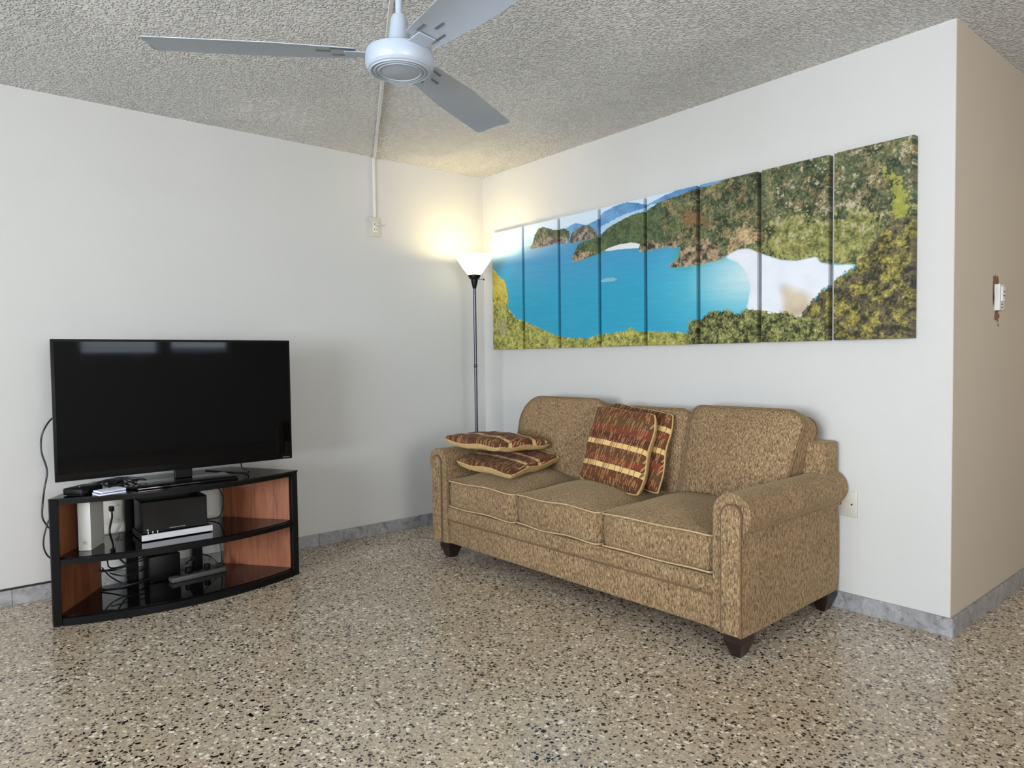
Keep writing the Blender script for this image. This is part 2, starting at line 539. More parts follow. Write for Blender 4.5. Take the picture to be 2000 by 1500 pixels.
WF = [(2.05, 5.35, 0.55, 2.35)]
WR = [(-3.9, -2.1, 0.85, 2.25), (-1.78, -0.84, 1.27, 2.2), (-0.74, 0.05, 1.27, 2.2)]  # first opening is an unseen window added for the side fill
wall_with_holes('wall_front', 'y', FRONT_Y, -T, 0, RIGHT_X, WF)
wall_with_holes('wall_right', 'x', RIGHT_X, T, FRONT_Y-T, HALL_Y, WR)

def jalousie(idx, axis, pos, p0, p1, z0, z1, nm):
    root = empty('window_%d' % idx, (0, 0, 0))
    root['kind'] = 'structure'
    def B(mb, a, b, d0, d1, c, d):
        if axis == 'x': mb.box(pos+d0, pos+d1, a, b, c, d)
        else: mb.box(a, b, pos-d1, pos-d0, c, d)
    mb = MB()
    B(mb, p0, p0+0.035, 0.02, 0.1, z0, z1); B(mb, p1-0.035, p1, 0.02, 0.1, z0, z1)
    B(mb, p0+0.035, p1-0.035, 0.02, 0.1, z0, z0+0.035); B(mb, p0+0.035, p1-0.035, 0.02, 0.1, z1-0.035, z1)
    for k in range(1, nm):
        q = p0+(p1-p0)*k/nm
        B(mb, q-0.02, q+0.02, 0.02, 0.1, z0+0.035, z1-0.035)
    mb.build('window_frame', M_ALU, root, 0)
    n = int((z1-z0-0.07)/0.11)
    for k in range(n):
        z = z0+0.035+0.11*(k+0.5)
        s = MB()
        B(s, p0+0.036, p1-0.036, 0.045, 0.095, z, z+0.006)
        s.build('slat', M_ALU, root, 0)
i = 1
for (p0, p1, z0, z1) in WF:
    jalousie(i, 'y', FRONT_Y, p0, p1, z0, z1, 3); i += 1
for (p0, p1, z0, z1) in WR:
    jalousie(i, 'x', RIGHT_X, p0, p1, z0, z1, 1); i += 1

# marble baseboards, tile by tile
BT, BH = 0.012, 0.078
def baseboard(name, axis, pos, d, a0, a1, joints):
    root = empty(name, (0, 0, 0)); root['kind'] = 'structure'
    js = [a0] + sorted(j for j in joints if a0+0.02 < j < a1-0.02) + [a1]
    for k in range(len(js)-1):
        b0, b1 = js[k]+0.0007, js[k+1]-0.0007
        mb = MB()
        lo, hi = sorted((pos, pos+d))
        if axis == 'x': mb.box(lo, hi, b0, b1, 0, BH, 0.0015, 1)
        else: mb.box(b0, b1, lo, hi, 0, BH, 0.0015, 1)
        mb.build('tile', M_MARBLE, root, 30)
baseboard('baseboard_left', 'x', 0.0, BT, -4.9, 0.0, [-1.342+0.787*k for k in range(-5, 3)])
baseboard('baseboard_back', 'y', 0.0, -BT, BT, X1+BT, [0.62, 1.42, 2.2])
baseboard('baseboard_hall', 'x', X1, BT, 0.0, HALL_Y, [0.262+0.80*k for k in range(5)])

# smooth repaired strip of plaster where ceiling meets the sofa wall
# ------------------------------------------------------------------ sofa
SO = Vector((0.7527, -0.9023, 0))
STH = math.radians(1.5)
sofa = empty('sofa', SO, STH, 'tan chenille three-seat sofa with rolled arms against the white wall', 'sofa')
def S(x, y, z):
    c, s_ = math.cos(STH), math.sin(STH)
    return Vector((SO.x+c*x-s_*y, SO.y+s_*x+c*y, z))
DEP = 0.836
LEGH = 0.09
MIR = lambda x: 1.835-x

def arm(mirror):
    f = MIR if mirror else (lambda x: x)
    cx, cz, r = 1.882, 0.560, 0.082
    pr = [(1.80, LEGH), (1.80, cz)]
    pr += [(cx+r*math.cos(a), cz+r*math.sin(a)) for a in np.linspace(PI, -PI*0.36, 26)]
    pr += [(1.925, 0.478), (1.925, LEGH)]
    pr = resample(pr, 0.09)
    pr = [(f(x), z) for x, z in pr]
    mb = MB().prism(pr, 0.0, DEP, 'xz', 0.012, 3)
    # soften the roll along its length: slight sag toward the middle
    mb.v = [(x, y, z) for x, y, z in mb.v]
    a = mb.build('arm', M_SOFA, sofa, 40)
    # front panel
    px, pz, pr_ = 1.886, 0.558, 0.041
    out = [(1.845, LEGH+0.004), (1.845, pz)] + [(px+pr_*math.cos(t), pz+pr_*math.sin(t)) for t in np.linspace(PI, -0.05, 14)] + [(1.924, 0.50), (1.924, LEGH+0.004)]
    out = [(f(x), z) for x, z in resample(out, 0.08)]
    MB().prism(out, -0.014, 0.02, 'xz', 0.006, 2).build('front_panel', M_SOFA, a, 40)
    # piping around the front panel (open at the bottom)
    path = [(1.845, LEGH+0.004), (1.845, pz)] + [(px+pr_*math.cos(t), pz+pr_*math.sin(t)) for t in np.linspace(PI, -0.05, 14)] + [(1.924, 0.50), (1.924, LEGH+0.004)]
    MB().tube([(f(x), -0.009, z) for x, z in path], 0.0052, 6).build('piping', M_SEAM, a)
    return a
arm(False)
arm(True)

# base: lower panel, upper rail
MB().box(0.037, 1.798, 0.016, 0.10, LEGH, 0.226, 0.008).build('front_panel', M_SOFA, sofa)
rail_pr = [(0.008, 0.232), (0.004, 0.25), (0.004, 0.28), (0.012, 0.300), (0.10, 0.302), (0.10, 0.226), (0.016, 0.226)]
MB().prism(rail_pr, 0.037, 1.798, 'yz', 0.0).build('front_rail', M_SOFA, sofa, 50)
MB().tube([(0.037, 0.010, 0.2275), (1.798, 0.010, 0.2275)], 0.004, 6).build('piping', M_SEAM, sofa)
MB().box(0.037, 1.798, 0.10, 0.70, 0.12, 0.298, 0.006).build('seat_deck', M_SOFA, sofa)
MB().box(0.037, 1.798, 0.70, DEP, LEGH, 0.60, 0.008).box(-0.085, 1.922, 0.69, DEP, 0.60, 0.774, 0.016, 3).build('back_frame', M_SOFA, sofa)

def leg(x0, x1, y0, y1, ox, oy):
    """tapered block leg; the bottom keeps to the side (ox, oy) given"""
    t = 0.022
    def sq(k, z):
        return [(x0+k*t, y0+k*t, z), (x1-k*t, y0+k*t, z), (x1-k*t, y1-k*t, z), (x0+k*t, y1-k*t, z)]
    vs = sq(0, LEGH) + sq(0, LEGH-0.028) + sq(1, 0.0)
    fs = [(0, 1, 2, 3), (11, 10, 9, 8)]
    for a in (0, 4):
        for k in range(4):
            l = (k+1) % 4
            fs.append((a+k, a+4+k, a+4+l, a+l))
    MB().add(vs, fs).build('leg', M_LEG, sofa, 0)
leg(1.842, 1.921, 0.006, 0.10, 0, 0)
leg(-0.045, 0.045, 0.006, 0.10, 0, 0)
leg(1.842, 1.921, 0.73, DEP-0.004, 0, 0)
leg(-0.085, -0.005, 0.73, DEP-0.004, 0, 0)

def softbox(x0, x1, y0, y1, z0, z1, r, crown, n=18, bulge=0.01, lowcrown=0.0, seed=0):
    """box cushion: rounded box with a crowned top"""
    rnd = random.Random(seed)
    ph = [rnd.uniform(0, 6.28) for _ in range(6)]
    cx, cy, cz = (x0+x1)/2, (y0+y1)/2, (z0+z1)/2
    hx, hy, hz = (x1-x0)/2, (y1-y0)/2, (z1-z0)/2
    bm = bmesh.new()
    bmesh.ops.create_cube(bm, size=2.0)
    bmesh.ops.subdivide_edges(bm, edges=list(bm.edges), cuts=n-1, use_grid_fill=True)
    for v in bm.verts:
        a, b, c = v.co
        w = lambda q: math.copysign(abs(math.sin(q*PI/2))**1.0*0.55+abs(q)*0.45, q)
        a, b, c = w(a), w(b), w(c)
        p = Vector((a*hx, b*hy, c*hz))
        i_ = Vector((max(-hx+r, min(hx-r, p.x)), max(-hy+r, min(hy-r, p.y)), max(-hz+r, min(hz-r, p.z))))
        d = p-i_
        if d.length > 1e-9: p = i_ + d.normalized()*min(r, d.length*1.0 if d.length < r else r)
        pin = 0.016*abs(a)**10*abs(b)**10
        p.x -= math.copysign(pin, a); p.y -= math.copysign(pin, b)
        k = (1-abs(a)**2.6)*(1-abs(b)**2.6)
        if c > 0: p.z += crown*k*c
        else: p.z += lowcrown*k*c
        e = (1-abs(c)**2)
        p.y += bulge*e*(b**3)*(1-abs(a)**4)
        p.x += bulge*0.5*e*(a**3)
        p.z += 0.004*math.sin(5*a+ph[0])*math.sin(4*b+ph[1])*(1 if c > 0 else 0.6)
        p.y += 0.003*math.sin(6*a+ph[2])*(1 if b < 0 else 0)
        v.co = (cx+p.x, cy+p.y, cz+p.z)
    bm.verts.index_update()
    mb = MB().add([v.co[:] for v in bm.verts], [[v.index for v in f.verts] for f in bm.faces])
    bm.free()
    def edge_ring(zside, rr=0.004):
        o = rrect(x0+0.001, x1-0.001, y0-0.0015, y1-0.003, 0.030, 6)
        o = resample(o, 0.04)
        pts = []
        for (x, y) in o:
            a = (x-cx)/hx; b = (y-cy)/hy
            yy = y + (0.003*math.sin(6*a+ph[2]) if b < 0 else 0)
            zz = (z1-0.003+crown*0.06*(1-abs(a)**2.6) if zside > 0 else z0+0.005) + 0.004*math.sin(5*a+ph[0])*math.sin(4*b+ph[1])
            pts.append((x, yy, zz))
        return pts
    return mb, edge_ring

def seat(x0, x1, seed, z0=0.309):
    mb, er = softbox(x0, x1, 0.002, 0.64, z0, 0.462, 0.020, 0.062, bulge=0.014, seed=seed)
    c = mb.build('seat_cushion', M_SOFA, sofa, 60)
    MB().tube(er(1), 0.0038, 6, True).build('piping', M_WELT, c)
    MB().tube(er(-1), 0.0038, 6, True).build('piping', M_WELT, c)
seat(0.041, 0.620, 1)
seat(0.629, 1.203, 2)
seat(1.212, 1.795, 3)

def pad(outline, depth, crown, back_crown, nr=10, seed=0):
    """boxed cushion from an outline in (x, s); front face toward -n. returns verts in (x, n, s)"""
    rnd = random.Random(seed)
    ph = [rnd.uniform(0, 6.28) for _ in range(4)]
    n = len(outline)
    cx = sum(p[0] for p in outline)/n; cs = sum(p[1] for p in outline)/n
    rings = []
    for k in range(1, nr+1):                              # front face, centre to edge
        t = k/nr
        rings.append((t if k < nr else 0.985, -crown*(1-t**2.6)))
    rings.append((1.0, 0.012))
    rings.append((1.008, depth*0.35)); rings.append((1.008, depth*0.65)); rings.append((1.0, depth-0.012))
    for k in range(nr, 0, -1):
        t = k/nr
        rings.append((t if k < nr else 0.985, depth+back_crown*(1-t**2.6)))
    vs = [(cx, -crown, cs)]
    for t, d in rings:
        for (x, s_) in outline:
            X, Sx = cx+(x-cx)*t, cs+(s_-cs)*t
            vs.append((X, d+0.004*math.sin(14*X+ph[0])*math.sin(11*Sx+ph[1]), Sx))
    vs.append((cx, depth+back_crown, cs))
    fs = []
    for k in range(n):
        fs.append((0, 1+k, 1+(k+1) % n))
    for i_ in range(len(rings)-1):
        for k in range(n):
            l = (k+1) % n
            fs.append((1+i_*n+k, 1+(i_+1)*n+k, 1+(i_+1)*n+l, 1+i_*n+l))
    last = len(vs)-1; b = 1+(len(rings)-1)*n
    for k in range(n):
        fs.append((last, b+(k+1) % n, b+k))
    return vs, fs, (lambda d: [(cx+(x-cx)*1.002, d, cs+(s_-cs)*1.002) for x, s_ in outline])

LEAN = math.radians(17)
def back_cushion(outline, seed, y0=0.515, z0=0.468):
    outline = resample(outline, 0.035)
    vs, fs, ring = pad(outline, 0.14, 0.035, 0.0, seed=seed)
    R_ = Matrix.Rotation(-LEAN, 3, 'X')
    tr = lambda p: tuple(R_ @ Vector(p) + Vector((0, y0, z0)))
    c = MB().add([tr(p) for p in vs], fs).build('back_cushion', M_SOFA, sofa, 60)
    MB().tube([tr(p) for p in ring(0.001)], 0.0050, 6, True).build('piping', M_BWELT, c)
    MB().tube([tr(p) for p in ring(0.139)], 0.0050, 6, True).build('piping', M_BWELT, c)
def flare(out, side, s0=0.10, s1=0.5, amt=0.06, x_ref=0.0):
    res = []
    for x, s_ in out:
        k = max(0, min(1, (s_-s0)/(s1-s0)))
        if side > 0 and x > x_ref: x += amt*k*k*(3-2*k)
        if side < 0 and x < x_ref: x -= amt*k*k*(3-2*k)
        res.append((x, s_))
    return res
o1 = flare(rrect(0.04, 0.676, 0.0, 0.478, (0.04, 0.03, 0.06, 0.16), 8), -1, 0.08, 0.26, 0.035, 0.36)
o2 = rrect(0.680, 1.262, 0.0, 0.445, (0.03, 0.03, 0.06, 0.06), 8)
o3 = flare(rrect(1.268, 1.796, 0.0, 0.470, (0.03, 0.03, 0.075, 0.06), 8), 1, 0.10, 0.30, 0.062, 1.53)
back_cushion(o1, 11)
back_cushion(o2, 12, 0.53)
back_cushion(o3, 13)

# ------------------------------------------------------------------ throw pillows
def throw_pillow(BL, BR, TL, top_t, bot_t, bands, flip, label, seed, size=0.45):
    """corner points in sofa coordinates; local x along the ribbons, y across, z out of the printed face"""
    BL, BR, TL = Vector(S(*BL)), Vector(S(*BR)), Vector(S(*TL))
    ex = (BR-BL); wx = ex.length; ex.normalize()
    ey = (TL-BL); skew = ey.dot(ex); ey -= ex*skew; wy = ey.length; ey.normalize()
    sk = skew/wy
    ez = ex.cross(ey)
    c = BL + ex*(wx+skew)/2 + ey*wy/2
    root = empty('throw_pillow', c, 0, label, 'pillow', 'striped rust throw pillows on the sofa')
    Mx = Matrix.Identity(4)
    for i_ in range(3):
        Mx[i_][0], Mx[i_][1], Mx[i_][2], Mx[i_][3] = ex[i_], ey[i_], ez[i_], c[i_]
    root.matrix_world = Mx
    rnd = random.Random(seed)
    ph = [rnd.uniform(0, 6.28) for _ in range(8)]
    n = 34
    def P(a, b, side):
        rc = 1-0.045*(a*a*b*b)**3
        x = wx/2*a*(1-0.03*(1-b*b))*rc; y = wy/2*b*(1-0.03*(1-a*a))*rc
        k = max(0.0, (1-a**4)*(1-b**4))
        wr = 0.004*math.sin(9*a+ph[0]+3*b)*math.sin(7*b+ph[1]) + 0.005*math.sin(13*(a+b)+ph[2])*(1-k)
        e = 0.006*math.sin(5*a+ph[3])*abs(b)**6 + 0.006*math.sin(6*b+ph[4])*abs(a)**6
        z = side*(top_t if side > 0 else bot_t)*(max(0, (1-a*a))*max(0, (1-b*b)))**0.22 + wr*k + e
        return (x+y*sk, y, z)
    g = [math.sin((-1+2*i_/n)*PI/2)*0.5+(-1+2*i_/n)*0.5 for i_ in range(n+1)]
    for side, nm, mt in ((1, 'front_cover', mat_pillow('striped_cover', bands, flip)), (-1, 'back_cover', M_TANBACK)):
        vs = [P(a, b, side) for b in g for a in g]
        fs = [(j*(n+1)+i_, j*(n+1)+i_+1, (j+1)*(n+1)+i_+1, (j+1)*(n+1)+i_) for j in range(n) for i_ in range(n)]
        if side < 0: fs = [f[::-1] for f in fs]
        me = bpy.data.meshes.new(nm); me.from_pydata(vs, [], fs); me.materials.append(mt)
        me.polygons.foreach_set('use_smooth', [True]*len(me.polygons))
        o = bpy.data.objects.new(nm, me); COL.objects.link(o); o.parent = root
    ring = [P(a, -1, 1) for a in g] + [P(1, b, 1) for b in g[1:]] + [P(a, 1, 1) for a in g[::-1][1:]] + [P(-1, b, 1) for b in g[::-1][1:-1]]
    MB().tube(ring, 0.0045, 6, True).build('piping', M_TANBACK, root)
    return root

throw_pillow((0.775, 0.345, 0.515), (1.215, 0.292, 0.487), (0.722, 0.560, 0.898), 0.050, 0.058, [0.505, 0.245], False,
             'front rust striped pillow standing upright on the middle seat', 21)
throw_pillow((0.815, 0.455, 0.53), (1.250, 0.395, 0.49), (0.760, 0.662, 0.910), 0.040, 0.035, [0.505, 0.245], True,
             'rust striped pillow mostly hidden behind the upright front pillow', 22)
throw_pillow((0.09, 0.02, 0.575), (0.52, 0.075, 0.543), (0.025, 0.49, 0.612), 0.038, 0.052, [0.30, 0.55, 0.93], False,
             'lower of two rust striped pillows lying stacked by the left arm', 23)
throw_pillow((-0.02, 0.015, 0.688), (0.400, 0.092, 0.672), (-0.016, 0.42, 0.672), 0.058, 0.038, [0.26, 0.66, 0.88], False,
             'upper of two rust striped pillows lying stacked by the left arm', 24)

# ------------------------------------------------------------------ canvas panels
POLY = dict(
 far=[(225,837),(268,910),(300,934),(335,900),(367,925),(386,967),(421,994),(452,1000),(478,976),(503,950),(548,988),(620,1015),(691,1006),(697,931),(605,869),(443,827),(369,770)],
 haze=[(367,866),(397,885),(443,918),(486,933),(528,957),(532,912),(443,827),(378,801)],
 isl1=[(141,806),(156,842),(163,905),(174,944),(192,965),(214,937),(236,913),(268,916),(281,882),(283,834),(273,796),(241,806),(191,801)],
 isl2=[(278,789),(289,868),(310,883),(325,909),(345,889),(364,843),(370,787),(330,791)],
 head=[(288,649),(294,706),(307,768),(330,788),(349,789),(374,803),(397,850),(425,876),(465,906),(503,912),(528,947),(548,956),(583,966),(620,984),(655,980),(694,1003),(746,1013),(868,1016),(1009,1010),(1009,517),(918,391),(855,427),(853,462),(815,451),(787,469),(749,522),(728,559),(706,561),(681,532),(627,519),(630,505),(597,507),(563,503),(555,515),(578,557),(584,629),(547,655),(507,643),(482,644),(481,672),(469,699),(442,711),(420,710),(383,695),(364,675),(324,655)],
 cove=[(383,687),(397,705),(425,716),(460,717),(484,697),(482,668),(442,681),(411,683)],
 cliff1=[(288,649),(296,717),(309,736),(329,704),(364,689),(324,655)],
 cliff2=[(479,646),(486,688),(511,704),(535,672),(582,677),(584,629),(547,650),(507,643)],
 cliff3=[(554,513),(578,562),(590,605),(620,654),(648,646),(672,580),(679,517),(630,503),(563,501)],
 red=[(586,859),(605,869),(641,787),(648,722),(620,737),(590,784)],
 cliff4=[(681,541),(694,631),(710,698),(728,707),(746,661),(746,606),(722,571),(697,553)],
 beach=[(678,525),(706,561),(728,559),(749,522),(787,469),(815,451),(853,462),(855,427),(881,404),(918,395),(894,350),(863,279),(843,224),(824,123),(776,140),(724,187),(732,334),(725,420),(706,488)],
 sand=[(785,337),(810,303),(837,260),(850,265),(843,224),(827,123),(788,138),(793,227)],
 nearhill=[(821,115),(832,183),(863,279),(894,350),(915,392),(941,499),(963,584),(985,603),(1009,601),(1009,-20),(816,-20)],
 strip=[(949,901),(963,852),(978,778),(989,678),(994,583),(970,596),(965,709),(961,790)],
 light=[(740,554),(764,643),(798,732),(831,688),(873,648),(905,680),(941,660),(963,584),(941,499),(915,392),(855,427),(853,462),(815,451),(787,469)],
 leftfg=[(-9,733),(24,636),(51,565),(63,403),(58,349),(92,260),(129,220),(176,166),(222,109),(270,75),(347,67),(371,91),(441,98),(459,132),(472,97),(506,96),(604,69),(604,-73),(-15,-50)],
 bush=[(593,12),(599,65),(599,133),(612,158),(626,150),(641,189),(655,201),(684,205),(690,194),(706,176),(728,200),(747,192),(770,164),(799,176),(816,138),(832,130),(858,108),(869,-30),(630,-30),(597,-20)])

_rs = np.random.RandomState(5)
_lat = _rs.rand(257, 257)
def vnoise(x, y):
    xi, yi = np.floor(x).astype(int), np.floor(y).astype(int)
    fx, fy = x-xi, y-yi
    fx, fy = fx*fx*(3-2*fx), fy*fy*(3-2*fy)
    g = lambda a, b: _lat[a % 256, b % 256]
    return (g(xi, yi)*(1-fx)+g(xi+1, yi)*fx)*(1-fy)+(g(xi, yi+1)*(1-fx)+g(xi+1, yi+1)*fx)*fy
def fbm(x, y, o=4):
    s_, a, t = 0, 1.0, 0
    for k in range(o):
        s_ = s_+a*vnoise(x*2**k+17*k, y*2**k+31*k); t += a; a *= 0.55
    return s_/t
def inside(U, V, poly):
    r = np.zeros(U.shape, bool)
    n = len(poly)
    for k in range(n):
        (x0, y0), (x1, y1) = poly[k], poly[(k+1) % n]
        if y0 == y1: continue
        c = ((y0 > V) != (y1 > V)) & (U < (x1-x0)*(V-y0)/(y1-y0)+x0)
        r ^= c
    return r
def lin(rgb):
    return np.array(srgb(*rgb)[:3])
def blur(m, r):
    m = m.astype(float)
    for _ in range(2):
        for ax, rr in ((0, max(1, int(r))), (1, max(1, int(r)))):
            p = np.concatenate([np.repeat(np.take(m, [0], ax), rr+1, ax), m, np.repeat(np.take(m, [-1], ax), rr, ax)], ax)
            c = np.cumsum(p, ax)
            n = m.shape[ax]
            m = (np.take(c, range(2*rr+1, 2*rr+1+n), ax)-np.take(c, range(0, n), ax))/(2*rr+1)
    return m
def picture():
    """the printed view as a grid over the whole width: linear rgb + leafiness"""
    NU, NV = 1128, 334
    U, V = np.meshgrid(np.linspace(0, 1000, NU), np.linspace(0, 1000, NV))
    a, b = U*0.376, V*0.1115*1.0                          # comparable units along both axes
    n1 = fbm(a/9, b/9); n2 = fbm(a/3.2, b/3.2+50); n3 = fbm(a/1.1, b/1.1+90, 3); n4 = fbm(a/0.62+40, b/0.62, 2)
    C = np.zeros(U.shape+(3,)); A = np.zeros(U.shape)
    def soft(name, r, amp, amp2=0.0):
        m = blur(inside(U, V, POLY[name]), r)
        k = np.clip(6*m*(1-m), 0, 1)
        return m+((n2-0.5)*amp+(n3-0.5)*amp*0.8+(n4-0.5)*amp2)*k > 0.5
    def put(m, col, leaf=0.0):
        nonlocal C, A
        C = np.where(m[..., None], col, C); A = np.where(m, leaf, A)
    def mixc(c0, c1, t):
        t = np.clip(t, 0, 1)[..., None]
        return lin(c0)*(1-t)+lin(c1)*t
    put(np.ones(U.shape, bool), mixc((160, 202, 232), (204, 222, 240), (V-825)/120))
    sea = V < 829-np.clip(U-240, 0, 400)*0.08
    d = np.hypot((U-735)*1.0, (V-400)*0.55)
    deep = mixc((72, 146, 194), (46, 156, 190), (780-V)/380)
    tur = np.clip(1-d/260, 0, 1)[..., None]**1.1
    seac = deep*(1-tur)+lin((104, 198, 212))*tur
    sh = np.clip(1-d/150, 0, 1)[..., None]**1.5
    seac = seac*(1-sh)+lin((206, 224, 228))*sh
    hz = np.clip((V-700)/130, 0, 1)[..., None]*np.clip((300-U)/300, 0, 1)[..., None]
    seac = seac*(1-hz*0.8)+lin((204, 230, 242))*hz*0.8
    seac = seac*(0.92+0.16*fbm(U/40, V/14)[..., None])
    near = np.clip((blur(inside(U, V, POLY['head']), 14)-0.12)*2.2, 0, 1)[..., None]
    seac = seac*(1-near*0.55)+lin((70, 140, 120))*near*0.55
    put(sea, seac)
    put((np.hypot((U-398)/26, (V-478)/15) < 0.55+n2*0.7) & sea, lin((132, 180, 194)))
    put(soft('far', 3, 0.4), mixc((62, 112, 170), (112, 164, 206), n1*1.6-0.3+(n3-0.5)*0.4))
    put(soft('haze', 5, 0.5), mixc((150, 192, 220), (182, 210, 230), n1))
    rock = mixc((78, 70, 66), (186, 168, 146), n2*2.2-0.7+(n3-0.5)*1.0)
    green = mixc((40, 56, 36), (118, 126, 76), n2*1.6-0.4+(n3-0.5)*0.9)
    for k in ('isl1', 'isl2'):
        put(soft(k, 3, 0.7), np.where((n1+n2*0.6+(V-860)/300 > 0.85)[..., None], green, rock)*0.9+lin((70, 100, 130))*0.10, 0.3)
    m = soft('head', 3, 0.6, 0.3)
    hg = mixc((42, 54, 36), (124, 132, 94), n1*1.2-0.2+(n3-0.5)*1.3+(n2-0.5)*0.6)
    dry = mixc((84, 76, 54), (172, 152, 112), n2*1.6-0.3+(n3-0.5)*0.8)
    pick = (fbm(a/5+9, b/5+3)+(n3-0.5)*0.5 > 0.58) & (U > 540)
    put(m, np.where(pick[..., None], dry*0.65+hg*0.35, hg), 0.7)
    put(m & (U < 540), mixc((46, 66, 50), (104, 120, 80), n2*1.4-0.2+(n3-0.5)), 0.5)
    put(m & soft('red', 10, 1.2, 0.5), mixc((158, 108, 80), (106, 100, 62), n2*1.8-0.4), 0.5)
    put(m & soft('light', 16, 1.5, 0.9), mixc((80, 90, 44), (172, 168, 102), n2*1.5-0.25+(n3-0.5)*1.2), 0.65)
    put(soft('cliff4', 6, 1.0, 0.5), mixc((104, 86, 62), (204, 180, 136), n2*1.8-0.4+(n3-0.5)), 0.45)
    for k in ('cliff1', 'cliff2', 'cliff3'):
        put(soft(k, 4, 0.9, 0.4), mixc((52, 46, 42), (186, 164, 132), n2*2.2-0.65+(n3-0.5)*1.2), 0.4)
    put(soft('cove', 2, 0.2), lin((220, 224, 226)))
    bm_ = blur(inside(U, V, POLY['beach']), 4)
    bmask = np.clip((bm_-0.35)*3, 0, 1)[..., None]
    C = C*(1-bmask)+mixc((228, 232, 240), (212, 218, 226), n1)*bmask; A = A*(1-bmask[..., 0])
    sm = np.clip(blur(inside(U, V, POLY['sand']), 8)*1.3-0.2, 0, 1)[..., None]
    C = C*(1-sm)+mixc((214, 204, 178), (186, 166, 146), n1*1.2)*sm
    wh = ((n2+(n3-0.5)*0.5 > 0.70) & (U > 780) & (V > 560) & m)
    put(wh, mixc((138, 128, 108), (196, 186, 164), n3), 0.4)
    put(soft('strip', 8, 1.2, 0.6), mixc((112, 122, 48), (176, 174, 84), n2), 0.4)
    pat = fbm(a/6+70, b/6+20)
    nh = soft('nearhill', 5, 1.0, 0.5)
    put(nh, np.where((pat > 0.5)[..., None], mixc((52, 52, 26), (176, 164, 84), n2*1.6-0.4+(n3-0.5)*1.5), mixc((40, 40, 26), (128, 116, 84), n2*1.6-0.4+(n3-0.5)*1.3)), 0.95)
    lf = soft('leftfg', 3, 0.8, 0.5)
    put(lf, mixc((88, 98, 36), (204, 198, 112), n2*1.5-0.25+(n3-0.5)*1.1), 0.75)
    put(lf & (V+(n2-0.5)*260+(n3-0.5)*140 > 400), mixc((150, 140, 56), (214, 194, 92), n2+(n3-0.5)*0.6), 0.4)
    put(lf & (np.hypot((U-38)/22, (V-190)/70) < 0.6+(n2-0.3)*0.9), mixc((130, 126, 84), (190, 184, 140), n3), 0.5)
    bs = soft('bush', 4, 0.9, 0.6)
    put(bs, mixc((40, 50, 24), (168, 168, 104), n2*1.7-0.45+(n3-0.5)*1.6), 1.0)
    return C, A
PIC_C, PIC_A = picture()

M_CANVAS = mat_canvas()
CX0, CW, CG, CZ0, CZ1, CD = 0.160, 0.3290, 0.0252, 1.2310, 2.0670, 0.040
PITCHX = CW+CG
CANVAS_LABELS = [
 'canvas nearest the room corner showing open sea and yellow hillside',
 'second canvas from the corner showing a rocky islet on the sea',
 'third canvas from the corner showing blue sea and a small headland',
 'fourth canvas from the corner showing bay water below blue far hills',
 'fifth canvas from the corner showing wooded slope above turquoise bay',
 'sixth canvas from the corner showing cliff, shallows and round bushes',
 'seventh canvas from the corner showing the white sand beach',
 'eighth canvas at the far right showing leafy green hillside']
def canvas_panel(i_):
    x0 = CX0+i_*PITCHX; x1 = x0+CW
    nx, nz = 134, 334
    sd = 3
    # columns wrap around the stretcher: side, front, side
    xs = [x0]*sd + list(np.linspace(x0, x1, nx)) + [x1]*sd
    ys = list(np.linspace(0.0, 1.0, sd+1)[:-1]) + [1.0]*nx + list(np.linspace(1.0, 0.0, sd+1)[1:])
    zs = list(np.linspace(CZ0, CZ1, nz))
    X = np.array(xs)[None, :].repeat(nz, 0); Yv = np.array(ys)[None, :].repeat(nz, 0); Z = np.array(zs)[:, None].repeat(len(xs), 1)
    r = 0.003
    U = (X-0.16)/2.82*1000; V = (Z-1.231)/0.836*1000
    ui = np.clip(np.rint(U/1000*1127).astype(int), 0, 1127); vi = np.clip(np.rint(V/1000*333).astype(int), 0, 333)
    C, A = PIC_C[vi, ui], PIC_A[vi, ui]
    nC = len(xs)
    lx = X-(x0+x1)/2; lz = Z-CZ0
    pts = np.stack([lx, -Yv*CD, lz], -1).reshape(-1, 3)
    rgba = np.concatenate([C*0.80, A[..., None]], -1).reshape(-1, 4)
    I = np.arange(nz*nC).reshape(nz, nC)
    q = np.stack([I[:-1, :-1], I[:-1, 1:], I[1:, 1:], I[1:, :-1]], -1).reshape(-1, 4)
    # top, bottom and back faces share the border loops
    loops = [list(I[0, :][::-1]), list(I[-1, :])]
    back = [I[0, 0], I[-1, 0], I[-1, -1], I[0, -1]]
    faces = [tuple(int(v) for v in f) for f in q] + [tuple(int(v) for v in l) for l in loops]
    me = bpy.data.meshes.new('canvas_panel')
    me.from_pydata(pts.tolist(), [], faces)
    at = me.color_attributes.new('print', 'FLOAT_COLOR', 'POINT')
    at.data.foreach_set('color', rgba.astype(np.float32).ravel())
    me.materials.append(M_CANVAS)
    o = bpy.data.objects.new('canvas_panel', me)
    COL.objects.link(o)
    o.location = ((x0+x1)/2, -0.003, CZ0)
    setp(o, CANVAS_LABELS[i_], 'canvas', 'eight-panel bay landscape on the sofa wall')
    MB().box(-CW/2+0.004, CW/2-0.004, -CD+0.004, 0.003, 0.004, CZ1-CZ0-0.004).build('stretcher_frame', plain('stretcher_pine', srgb(170, 140, 96), 0.7), o, 0)
    return o
for k in range(8): canvas_panel(k)

